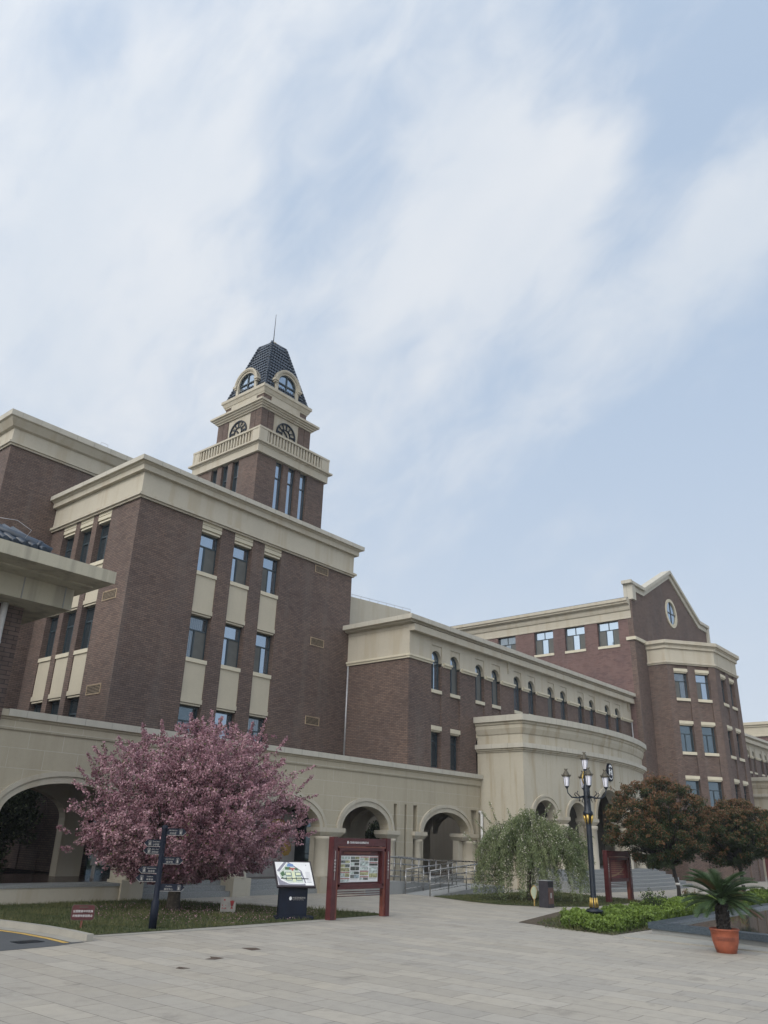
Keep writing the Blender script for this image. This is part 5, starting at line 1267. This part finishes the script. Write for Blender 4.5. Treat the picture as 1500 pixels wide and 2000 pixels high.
# ------------------------------------------------------------------ street lamp
def lamp():
    bx, by = 21.64, 10.73; t = thing('street_lamp', 'tall black and gold street lamp with five lanterns standing in the hedge', 'street lamp', (bx, by, 0)); B = Vector((bx, by, 0))
    s = MB(); s.lathe(B, [(.20, .36), (.23, .38), (.23, .42), (.12, .45), (.11, .50)], 20)
    for i in range(4):
        a = math.pi/4+i*math.pi/2; c = Vector((math.cos(a), math.sin(a), 0))
        s.tube([B+c*.20+Vector((0, 0, .36)), B+c*.10+Vector((0, 0, .26)), B+c*.16+Vector((0, 0, .12)), B+c*.28+Vector((0, 0, .05)), B+c*.3+Vector((0, 0, 0))], .018, 6)
    s.tube([B, B+Vector((0, 0, .4))], .05, 8); s.build('base', 'darkmetal', t)
    g = MB()
    for i in range(4):
        a = i*math.pi/2; c = Vector((math.cos(a), math.sin(a), 0)); g.tube([B+c*.16+Vector((0, 0, .30)), B+c*.08+Vector((0, 0, .2)), B+c*.15+Vector((0, 0, .1))], .012, 6)
    for i in range(8):
        a = i*math.pi/4; c = Vector((math.cos(a), math.sin(a), 0)); q = B+c*.10
        g.tube([q+Vector((0, 0, .48)), q+Vector((0, 0, .72))-c*.015], [.034, .022], 6)
    g.build('base_gilding', 'gold', t); g = MB()
    for i in range(4):
        a = i*math.pi/2+.3; c = Vector((math.cos(a), math.sin(a), 0)); q = B+c*.075
        g.tube([q+c*.03+Vector((0, 0, 2.80)), q+c*.02+Vector((0, 0, 2.68)), q-c*.01+Vector((0, 0, 2.55))], [.045, .035, .012], 6)
    g.build('gilded_collar', 'gold', t); g = MB()
    for i in range(4):
        a = i*math.pi/2+.7; c = Vector((math.cos(a), math.sin(a), 0)); g.tube([B+c*.05+Vector((0, 0, 3.55)), B+c*.10+Vector((0, 0, 3.75)), B+c*.05+Vector((0, 0, 3.95))], .02, 5)
    g.build('gilded_scrolls', 'gold', t)
    p = MB(); p.lathe(B, [(.12, .45), (.10, .5), (.078, .8), (.075, 2.5), (.07, 2.75), (.14, 2.80), (.14, 2.86), (.10, 2.92), (.095, 3.1), (.088, 3.55), (.06, 3.65), (.045, 3.95), (.05, 4.0)], 14); p.build('pole', 'darkmetal', t)
    view = math.atan2(by, bx)
    def lantern(c, par):
        m = MB(); m.lathe(c, [(.02, -.06), (.035, -.03), (.06, 0.0), (.062, .015)], 8); 
        m.build('lantern_base', 'darkmetal', par)
        gl = MB(); gl.lathe(c, [(.058, .015), (.088, .27)], 6, smooth=False); o = gl.build('lantern_glass', 'lampglass', par)
        fr = MB()
        for i in range(6):
            a = i*math.pi/3; d = Vector((math.cos(a), math.sin(a), 0)); fr.tube([c+d*.060+Vector((0, 0, .015)), c+d*.090+Vector((0, 0, .27))], .0055, 4)
        fr.build('lantern_frame', 'darkmetal', o)
        r = MB(); r.lathe(c, [(.115, .27), (.125, .30), (.10, .325), (.075, .36), (.05, .41), (.03, .43), (.045, .46), (.02, .47)], 12)
        for i in range(6):
            a = i*math.pi/3; d = Vector((math.cos(a), math.sin(a), 0)); r.tube([c+d*.115+Vector((0, 0, .30)), c+d*.135+Vector((0, 0, .33))], [.018, .005], 4); r.tube([c+d*.03+Vector((0, 0, .455)), c+d*.05+Vector((0, 0, .49))], [.012, .003], 4)
        r.build('lantern_roof', 'bronze', par)
    lantern(B+Vector((0, 0, 4.0)), t)
    ar = MB()
    for i in range(4):
        a = view+math.pi/2+math.radians(8)+i*math.pi/2; c = Vector((math.cos(a), math.sin(a), 0))
        ar.tube([B+c*.08+Vector((0, 0, 3.28)), B+c*.25+Vector((0, 0, 3.24)), B+c*.42+Vector((0, 0, 3.25)), B+c*.52+Vector((0, 0, 3.36)), B+c*.54+Vector((0, 0, 3.48))], [.03, .024, .02, .016, .016], 7)
        ar.tube([B+c*.18+Vector((0, 0, 3.26)), B+c*.28+Vector((0, 0, 3.36)), B+c*.24+Vector((0, 0, 3.42))], .014, 5); ar.tube([B+c*.28+Vector((0, 0, 3.25)), B+c*.34+Vector((0, 0, 3.33)), B+c*.31+Vector((0, 0, 3.38))], .013, 5)
        ar.tube([B+c*.2+Vector((0, 0, 3.24)), B+c*.22+Vector((0, 0, 3.14))], [.016, .008], 5); ar.tube([B+c*.1+Vector((0, 0, 3.26)), B+c*.14+Vector((0, 0, 3.12))], [.016, .008], 5)
        lantern(B+c*.54+Vector((0, 0, 3.53)), t)
    ar.build('arms', 'darkmetal', t)
lamp()
# ------------------------------------------------------------------ signpost
def signpost():
    B = Vector((11.79, 16.52, 0)); t = thing('signpost', 'navy signpost with seven arrow shaped direction boards in front of the pink tree', 'signpost', B)
    p = MB(); p.lathe(B, [(.088, 0), (.088, .56), (.07, .58), (.062, .60), (.062, 2.05), (.07, 2.07), (.07, 2.12), (.04, 2.15)], 16); p.build('pole', 'navy', t)
    view = Vector((B.x, B.y, 0)).normalized(); rt = Vector((view.y, -view.x, 0)); F = Fr(B, rt, -view)
    data = [(1, 2.01, .50, 'Administration', '综合楼'), (-1, 1.76, .42, 'Primary school', '小学部'), (-1, 1.60, .42, 'Junior school', '初中部'), (1, 1.40, .50, 'Center of China Studies', '国学馆'),
            (-1, 1.20, .47, 'Gymnasium', '体育馆'), (-1, 1.03, .50, 'Stadium', '体育场'), (1, .84, .60, 'Canteen', '餐饮中心')]
    for s, z, L, en, cn in data:
        h = .075; a, e, tip = s*.05, s*(L-.075), s*L
        m = MB(); prof = [(a, z-h), (e, z-h), (tip, z), (e, z+h), (a, z+h)]
        vs = [F(u, zz, .02) for u, zz in prof]+[F(u, zz, -.01) for u, zz in prof]
        m.add(vs, [(0, 1, 2, 3, 4), (9, 8, 7, 6, 5)]+[(i, (i+1) % 5, 5+(i+1) % 5, 5+i) for i in range(5)])
        m.m = 1; m.box(F, min(a, e), max(a, e), z-h, z-h+.007, .02, .024)
        q = [F(e, z-h, .022), F(e, z-h+.009, .022), F(tip, z+.004, .022), F(tip, z-.004, .022)]; m.add(q, [(0, 1, 2, 3)])
        ix = s*(L-.13)
        # pictogram box
        for b in ((-.03, -.025, -.05, .05), (.025, .03, -.05, .05), (-.03, .03, -.05, -.045), (-.03, .03, .045, .05), (-.012, .012, -.04, .01), (-.006, .006, .0, .035)): m.box(F, ix+b[0], ix+b[1], z+b[2], z+b[3], .02, .024)
        o = m.build('direction_board', ['navy', 'offwhite'], t)
        tx = s*.075 if s > 0 else -L+.20
        wmax = L-.27 if s > 0 else L-.24
        ln = len(en); sz = .042; sx = min(1.0, wmax/(ln*.021))
        cxx = (s*.06+ix-s*.04)/2
        text(en, sz, F, cxx, z+.018, .021, 'offwhite', o, align='CENTER', sx=sx); text(cn, .050, F, cxx, z-.05, .021, 'offwhite', o, align='CENTER')
signpost()
# ------------------------------------------------------------------ small signs
def red_sign():
    B = Vector((10.5, 17.3, 0)); t = thing('lawn_sign', 'small dark red lawn sign with two rows of white writing on the left grass', 'sign', B)
    view = Vector((B.x, B.y, 0)).normalized(); rt = Vector((view.y, -view.x, 0)); F = Fr(B, rt, -view)
    p = MB(); p.box(F, -.022, .022, 0, .2, -.01, .01); p.build('stake', 'redwood2', t)
    def octo(w, h, n0, n1, mat, nm, par):
        c = .035; pr = [(-w+c, -h), (w-c, -h), (w, -h+c), (w, h-c), (w-c, h), (-w+c, h), (-w, h-c), (-w, -h+c)]; m = MB()
        m.add([F(u, z+.33, n1) for u, z in pr]+[F(u, z+.33, n0) for u, z in pr], [tuple(range(8)), tuple(range(15, 7, -1))]+[(i, (i+1) % 8, 8+(i+1) % 8, 8+i) for i in range(8)]); return m.build(nm, mat, par)
    octo(.245, .155, -.01, .012, 'bronze', 'border', t); o = octo(.232, .142, .0, .018, 'redwood', 'panel', t)
    text('全国推普中华民族', .052, F, 0, .335, .019, 'white', o, align='CENTER'); text('共有精神家园建设', .052, F, 0, .245, .019, 'white', o, align='CENTER')
    m = MB(); m.box(F, -.09, .09, .425, .445, .018, .02); m.build('title_bar', 'bronze', o)
red_sign()
def white_sign():
    B = Vector((15.35, 18.25, 0)); t = thing('lawn_sign', 'small pale square sign with red bird mark on the grass near the map stand', 'sign', B)
    view = Vector((B.x, B.y, 0)).normalized(); rt = Vector((view.y, -view.x, 0)); F = Fr(B, rt, -view)
    m = MB(); m.box(F, -.20, .20, .08, .44, -.01, .01); 
    for u in (-.15, .15): m.box(F, u-.012, u+.012, 0, .08, -.008, .008)
    m.build('panel', simple('shaded_white_panel', (.20, .195, .185), .6), t)  # white panel darkened in its base colour to stand for the tree's shade
    g = MB()
    for k in (-3, -2, -1, 0, 1, 2, 3):
        u = .10+k*.017; g.add([F(u-.008, .36-.005*abs(k), .013), F(u+.008, .36-.005*abs(k), .013), F(.10+k*.006+.008, .22, .013), F(.10+k*.006-.008, .22, .013)], [(0, 1, 2, 3)])
    g.add([F(.10, .23, .0135), F(.135, .16, .0135), F(.065, .16, .0135)], [(0, 1, 2)])
    for u, z, w in ((-.10, .37, .02), (-.15, .24, .012), (-.06, .24, .01), (-.15, .17, .014), (-.10, .16, .012), (-.06, .17, .014)): g.box(F, u-w, u+w, z-w, z+w, .0105, .013)
    g.build('mark', 'red', t, fix=False)
white_sign()
def yellow_sign():
    B = Vector((26.82, 15.55, 0)); t = thing('leaf_sign', 'small leaf shaped sign on a yellow stake beside the waste bin', 'sign', B)
    view = Vector((B.x, B.y, 0)).normalized(); rt = Vector((view.y, -view.x, 0)); F = Fr(B, rt, -view)
    p = MB(); p.box(F, -.02, .02, 0, .25, -.01, .01); p.build('stake', 'ypole', t)
    def blob(k, n0, n1, mat, nm):
        pr = [(.0, .17), (.06, .27), (.10, .42), (.11, .52), (.07, .62), (.0, .67), (-.05, .62), (-.09, .57), (-.12, .48), (-.11, .38), (-.06, .26)]; pr = [(u*k, .43+(z-.43)*k) for u, z in pr]; n = len(pr); m = MB()
        m.add([F(u, z, n1) for u, z in pr]+[F(u, z, n0) for u, z in pr], [tuple(range(n)), tuple(range(2*n-1, n-1, -1))]+[(i, (i+1) % n, n+(i+1) % n, n+i) for i in range(n)]); return m.build(nm, mat, t)
    blob(1, -.01, .01, 'ypole', 'rim'); blob(.88, .0, .014, simple('pale_green_print', (.33, .38, .28), .5), 'panel')
yellow_sign()
def bin_():
    B = (26.72, 15.05, 0); t = thing('waste_bin', 'square dark waste bin with a brown front panel at the edge of the lawn', 'waste bin', B)
    x0, x1, y0, y1 = 26.55, 26.95, 14.85, 15.2
    m = MB(); m.wbox(x0, x1, y0, y1, 0, .84); m.build('body', simple('charcoal_steel', (.028, .026, .034), .45), t)
    m = MB(); m.wbox(x0-.012, x1+.012, y0-.012, y1+.012, .835, .85); m.build('lid', 'granite', t)
    m = MB(); m.wbox(x0+.03, x1-.03, y0-.008, y0, .12, .62); o = m.build('door_panel', simple('brown_panel', (.11, .055, .042), .5), t)
    m = MB(); m.wbox(x0+.03, x1-.03, y0-.006, y0, .65, .81); m.build('opening', 'black', t)
    m = MB(); m.wbox(26.70, 26.80, y0-.012, y0-.008, .3, .46); m.build('recycling_mark', 'offwhite', o)
bin_()
def map_stand():
    B = Vector((16.1, 16.5, 0)); t = thing('map_stand', 'navy information stand with a tilted white campus map, left of the notice board', 'map stand', B)
    view = Vector((B.x, B.y, 0)).normalized(); rt0 = Vector((view.y, -view.x, 0)); rt = (rt0+view*.22).normalized(); nr = -Vector((-rt.y, rt.x, 0)); F = Fr(B, rt, nr)
    m = MB(); m.box(F, -.42, .32, .08, .98, -.12, .10); m.build('pedestal', 'navy', t)
    m = MB(); m.box(F, -.50, .50, 0, .09, -.18, .16); m.build('foot', 'navy', t)
    # tilted board
    def T_(u, v, n):  # v runs up the slope
        a = math.radians(52); return F(u+(-.10*v), .80+v*math.sin(a)+n*math.cos(a)*1.0, .22-v*math.cos(a)+n*math.sin(a))
    class TF:
        def __call__(s, u, z, n=0): return T_(u, z, n)
    K = TF(); m = MB(); m.box(K, -.53, .50, -.03, .74, -.05, .0); o = m.build('board', simple('brown_black_frame', (.022, .014, .018), .4), t)
    m = MB(); m.box(K, -.49, .46, .02, .70, .0, .004); s = m.build('map_sheet', 'white', o)
    def shp(nm, col, polys, z=.0045):
        g = MB()
        for P in polys: g.add([K(-.49+x*.95, .02+y*.68, z) for x, y in P], [tuple(range(len(P)))])
        g.build(nm, simple(nm, col, .5, 0, .1, 20), o, fix=False)
    bx = lambda x0, y0, x1, y1: [(x0, y0), (x1, y0), (x1, y1), (x0, y1)]
    shp('map_road', (.22, .22, .27), [[(.02, .62), (.08, .56), (.34, 1.0), (.26, 1.0)], [(.0, .45), (.1, .2), (.3, .06), (.62, .05), (.76, .07), (.76, .0), (0.02, .0)], [(.34, 1.0), (.40, 1.0), (.72, .62), (.79, .1), (.75, .1), (.68, .6)]], .0045)
    shp('map_land', (.50, .56, .50), [[(.07, .52), (.36, .96), (.66, .6), (.72, .12), (.3, .1), (.1, .28)]], .0052)
    shp('map_green', (.06, .13, .06), [bx(.26, .66, .42, .78), [(.1, .5), (.2, .62), (.24, .44), (.14, .36)], bx(.54, .64, .62, .74), bx(.12, .3, .17, .34), bx(.22, .24, .27, .30)], .006)
    shp('map_blue', (.14, .24, .46), [[(.32, .8), (.36, .94), (.5, .92), (.54, .8)]], .006)
    shp('map_outline', (.04, .10, .12), [bx(.24, .40, .42, .56), bx(.24, .20, .42, .36), bx(.52, .40, .70, .56), bx(.52, .20, .70, .36)], .006)
    shp('map_block', (.62, .66, .45), [bx(.26, .43, .40, .54), bx(.26, .23, .40, .34), bx(.54, .43, .68, .54), bx(.54, .23, .68, .34), bx(.43, .14, .51, .6)], .0068)
    shp('map_red', (.35, .07, .06), [bx(.38, .68, .54, .74), bx(.44, .62, .49, .68)], .0075)
    shp('map_legend', (.42, .43, .47), [bx(.82, .12, .95, .16)]+[bx(.82, .2+i*.045, .95, .215+i*.045) for i in range(9)]+[bx(.86, .84, .885, .9)], .005)
    # logo on the pedestal
    g = MB(); g.add([F(-.13+.035*math.cos(a*math.pi/8), .50+.045*math.sin(a*math.pi/8), .103) for a in range(16)], [tuple(range(16))]); g.build('emblem', 'white', t, fix=False)
    text('外国语附属学校', .050, F, -.08, .495, .102, 'offwhite', t); text('FOREIGN LANGUAGE SCHOOL', .022, F, -.08, .462, .102, 'offwhite', t)
map_stand()
def notice_board(x0, x1, y, h, label, kind):
    t = thing('notice_board', label, 'notice board', ((x0+x1)/2, y, 0), 'maroon notice boards'); w = x1-x0
    F = Fr((x0, y, 0), (1, 0, 0), (0, -1, 0))
    for u in (0, w-.26):
        m = MB(); m.box(F, u, u+.17, 0, h, -.09, .09); m.m = 1; m.box(F, u+.17, u+.26, 0, h-.35, -.06, .06) if u == 0 else m.box(F, u-.09, u, 0, h-.35, -.06, .06)
        m.build('post', ['redwood', 'redwood2'], t)
    w2 = w-.09
    m = MB(); m.box(F, .17, w2-.17, h-.22, h-.02, -.07, .07); m.build('header', 'redwood', t)
    m = MB(); z0, z1 = .72, h-.27; f = .07
    for a in ((.26, w2-.26, z1-f, z1), (.26, w2-.26, z0, z0+f+.05), (.26, .26+f, z0+f, z1-f), (w2-.26-f, w2-.26, z0+f, z1-f)): m.box(F, *a, -.05, .075)
    m.box(F, .26+f, w2-.26-f, z0+.1, z1-f, -.05, -.03); m.build('case', 'redwood', t)
    m = MB(); m.box(F, .20, w2-.20, z1, z1+.04, -.05, .085); m.box(F, .33, .36, z0+.1, z1-f, -.03, .05); m.build('trim', 'redwood2', t)
    m = MB()
    for k in range(3): m.box(F, .26, w2-.26, .65-.055*k, .668-.055*k, -.015, .015)
    m.build('rails', 'redwood', t)
    u0, u1, v0, v1 = .42, w2-.42, z0+.17, z1-.20
    if kind == 'photo':
        m = MB(); m.box(F, u0, u1, v0, v1, -.03, -.02); s = m.build('poster', 'white', t); R_ = random.Random(8)
        cols = [simple('poster_print_%s' % n_, c, .5, 0, .5, 14) for n_, c in (('grey', (.16, .18, .17)), ('blue', (.30, .38, .42)), ('red', (.34, .09, .08)), ('olive', (.36, .36, .2)), ('dark', (.07, .08, .07)), ('pale', (.45, .52, .5)))]
        g = MB(); cw = (u1-u0)/4
        for c in range(4):
            z = v1-.02
            while z > v0+.08:
                hh = R_.uniform(.055, .11); a = u0+c*cw+.015; b = u0+(c+1)*cw-.012; k = R_.random()
                if k < .3: g.m = 2; g.add([F(a, z-.022, -.017), F(b, z-.022, -.017), F(b, z, -.017), F(a, z, -.017)], [(0, 1, 2, 3)]); z -= .03
                zz = max(v0+.015, z-hh); sp = [a, b] if R_.random() < .5 else [a, a+(b-a)*R_.uniform(.4, .6), b]
                for p, q in zip(sp, sp[1:]): g.m = R_.choice([0, 0, 1, 3, 4, 5, 5]); g.add([F(p, zz, -.018), F(q-.006, zz, -.018), F(q-.006, z, -.018), F(p, z, -.018)], [(0, 1, 2, 3)])
                z = zz-.012
                if R_.random() < .6:
                    g.m = 0
                    g.add([F(a, z-.012, -.018), F(b-.04, z-.012, -.018), F(b-.04, z-.004, -.018), F(a, z-.004, -.018)], [(0, 1, 2, 3)]); z -= .02
        g.build('poster_print', cols, s, fix=False)
        text('实验教育集团外国语附属学校', .062, F, .55+.10, h-.155, .071, 'white', t, sx=1.0)
        g = MB(); g.add([F(.585+.028*math.cos(a*math.pi/8), h-.13+.04*math.sin(a*math.pi/8), .072) for a in range(16)], [tuple(range(16))]); g.build('emblem', 'white', t, fix=False)
        m = MB(); m.box(F, .55, w2-.75, v1+.05, v1+.10, -.03, -.025); m.build('poster_title', 'redwood2', t)
    else:
        m = MB(); m.box(F, .33, w2-.33, z0+.12, z1-.08, -.03, -.02); s = m.build('poster', simple('dull_red_poster', (.19, .05, .05), .5, 0, .3, 2), t)
        g = MB(); g.m = 0
        for i in range(7):
            z = z1-.2-i*.07; g.add([F(.42, z, -.018), F(w2-.5-.1*(i % 3), z, -.018), F(w2-.5-.1*(i % 3), z+.018, -.018), F(.42, z+.018, -.018)], [(0, 1, 2, 3)])
        for i in range(12):
            a, b = i/12, (i+1)/12; zz = lambda f: z0+.2+.28*f*f; ww = lambda f: .07*(1-abs(f-.4))
            ua, ub = .40+a*(w2-.9), .40+b*(w2-.9); g.add([F(ua, zz(a)-ww(a)*.5, -.017), F(ub, zz(b)-ww(b)*.5, -.017), F(ub, zz(b)+ww(b)*.5, -.017), F(ua, zz(a)+ww(a)*.5, -.017)], [(0, 1, 2, 3)])
        g.build('poster_print', simple('tan_print', (.36, .22, .13), .5), s, fix=False)
    # pale vertical ornaments on both posts
    for u in (.085, w-.18+.0):
        m = MB(); zc = (z0+z1)/2+.08
        m.box(F, u-.008, u+.008, zc+.17, zc+.36, .09, .096); m.box(F, u-.008, u+.008, zc-.36, zc-.17, .09, .096)
        for i in range(4):
            zz = zc-.12+i*.08
            K_ = 12
            for j in range(K_):
                a0, a1 = 2*math.pi*j/K_, 2*math.pi*(j+1)/K_; m.add([F(u+.022*math.cos(a0), zz+.034*math.sin(a0), .094), F(u+.022*math.cos(a1), zz+.034*math.sin(a1), .094), F(u+.033*math.cos(a1), zz+.045*math.sin(a1), .094), F(u+.033*math.cos(a0), zz+.045*math.sin(a0), .094)], [(0, 1, 2, 3)])
        m.build('post_ornament', 'offwhite', t, fix=False)
        for i, ch in enumerate('校务公开'[::-1]): text(ch, .045, F, u, zc-.135+i*.08, .095, 'white', t, 'post_lettering', 'CENTER')
notice_board(16.72, 19.22, 15.86, 2.02, 'maroon notice board full of small photos, right of the campus map stand', 'photo')
notice_board(31.45, 33.75, 15.0, 1.86, 'maroon notice board with a plain dull red poster partly hidden by the russet tree', 'red')
notice_board(46.6, 49.0, 13.3, 1.86, 'distant maroon notice board at the right edge behind the palm fronds', 'photo2')
# ------------------------------------------------------------------ ramp and railings
def ramp():
    t = thing('access_ramp', 'grey concrete access ramp folding back in front of the arcade', 'ramp', (29, 21.8, 0))
    m = MB(); m.wbox(25.0, 27.3, 21.8, 23.7, 0, .45); m.build('landing', 'conc', t)
    m = MB(); z = lambda x: .02+(x-27.3)/3.7*.26
    m.hexa([(27.3, 20.35, 0), (31.0, 20.35, 0), (31.0, 21.75, 0), (27.3, 21.75, 0), (27.3, 20.35, .01), (31.0, 20.35, .27), (31.0, 21.75, .27), (27.3, 21.75, .01)]); m.build('lower_slope', 'conc', t)
    m = MB(); m.wbox(31.0, 32.6, 20.35, 23.6, 0, .27); m.build('turning_platform', 'conc', t)
    m = MB(); m.hexa([(27.3, 21.9, 0), (31.0, 21.9, 0), (31.0, 23.4, 0), (27.3, 23.4, 0), (27.3, 21.9, .449), (31.0, 21.9, .271), (31.0, 23.4, .271), (27.3, 23.4, .449)]); m.build('upper_slope', 'conc', t)
ramp()
def railing(pts, label, posts=4, rails=(1.0, .72, .44, .2), h=.9):
    t = thing('railing', label, 'railing', pts[0], 'stainless railings of the ramp'); m = MB()
    P = [Vector(p) for p in pts]
    m.tube([p+Vector((0, 0, h)) for p in P], .026, 8); m.build('handrail', 'steel', t)
    m = MB()
    for f in rails[1:]: m.tube([p+Vector((0, 0, h*f)) for p in P], .016, 6)
    m.build('rails', 'steel', t)
    for a, b in zip(P, P[1:]):
        n = max(1, int((b-a).length/1.25+.5))
        for i in range(n+1):
            if i == 0 and a is not P[0]: continue
            q = a.lerp(b, i/n); m = MB(); m.tube([q, q+Vector((0, 0, h))], .022, 8); m.build('rail_post', 'steel', t)
railing([(27.25, 20.42, .0), (31.0, 20.42, .27), (32.5, 20.42, .27), (32.5, 23.3, .27)], 'outer stainless railing along the lawn side of the lower ramp')
railing([(27.35, 21.72, .0), (30.9, 21.72, .27)], 'inner stainless railing between the two lanes of the ramp, beside the lower lane')
railing([(25.2, 21.9, .45), (27.3, 21.95, .45), (30.9, 21.95, .27)], 'stainless railing along the front of the landing and the upper lane')
railing([(27.3, 23.3, .45), (31.0, 23.3, .27), (32.4, 23.3, .27)], 'rear stainless railing of the upper lane, closest to the arches')
# courtyard greenery behind the arches
def bush(base, rx, rz, label, seed, mats=('photgreen', 'weep')):
    random.seed(seed); base = Vector(base); t = thing('courtyard_tree', label, 'tree', base, 'courtyard trees behind the arcade'); w = MB(); w.tube([base, base+Vector((0, 0, rz*.5))], [.09, .05], 7); P = []; Tn = []
    for i in range(210):
        d = rdir(1)[0]; c = np.array(base)+np.array([0, 0, rz*.55])+d*np.array([rx, rx, rz*.5])*random.uniform(.5, 1); n = 110; P.append(c+rdir(n)*(rng.random((n, 1))**.5)*.42); Tn.append(rng.random(n))
    P = np.concatenate(P); D = rdir(len(P)); quads(P, D, perp(D), .04, .085, 'crown', list(mats), np.concatenate(Tn), (rng.random(len(P)) < .15).astype(int), t); w.build('trunk', 'barkdk', t)
bush((10.6, 31, 0), 2.0, 5.2, 'dark leafy tree seen through the leftmost arch of the arcade', 21)
bush((14.4, 31.5, 0), 1.9, 5.0, 'dark leafy tree in shade seen through the arch nearest the grey panel', 22)
bush((12.4, 33.2, 0), 1.8, 5.4, 'dark leafy tree standing between the two others behind the left arches', 27)
bush((33.4, 34.5, 0), 1.3, 3.6, 'pale leafy tree in the courtyard seen through the arch above the notice board', 23, ('weep', 'photgreen'))
bush((40.5, 33.5, 0), 1.4, 3.0, 'dark bush in the courtyard seen through the arch above the ramp railings', 24)

# ------------------------------------------------------------------ thin haze
hz = MB(); hz.wbox(-70, 190, -70, 120, -1.1, 36)
hm = bpy.data.materials.new('haze'); hm.use_nodes = True; hn = hm.node_tree
for n_ in list(hn.nodes): hn.nodes.remove(n_)
ho = hn.nodes.new('ShaderNodeOutputMaterial'); hv = hn.nodes.new('ShaderNodeVolumePrincipled'); hv.inputs['Density'].default_value = .00042; hv.inputs['Color'].default_value = (.86, .91, 1, 1)
hn.links.new(hv.outputs[0], ho.inputs['Volume']); M['haze'] = hm
tag(hz.build('haze', 'haze'), kind='stuff')
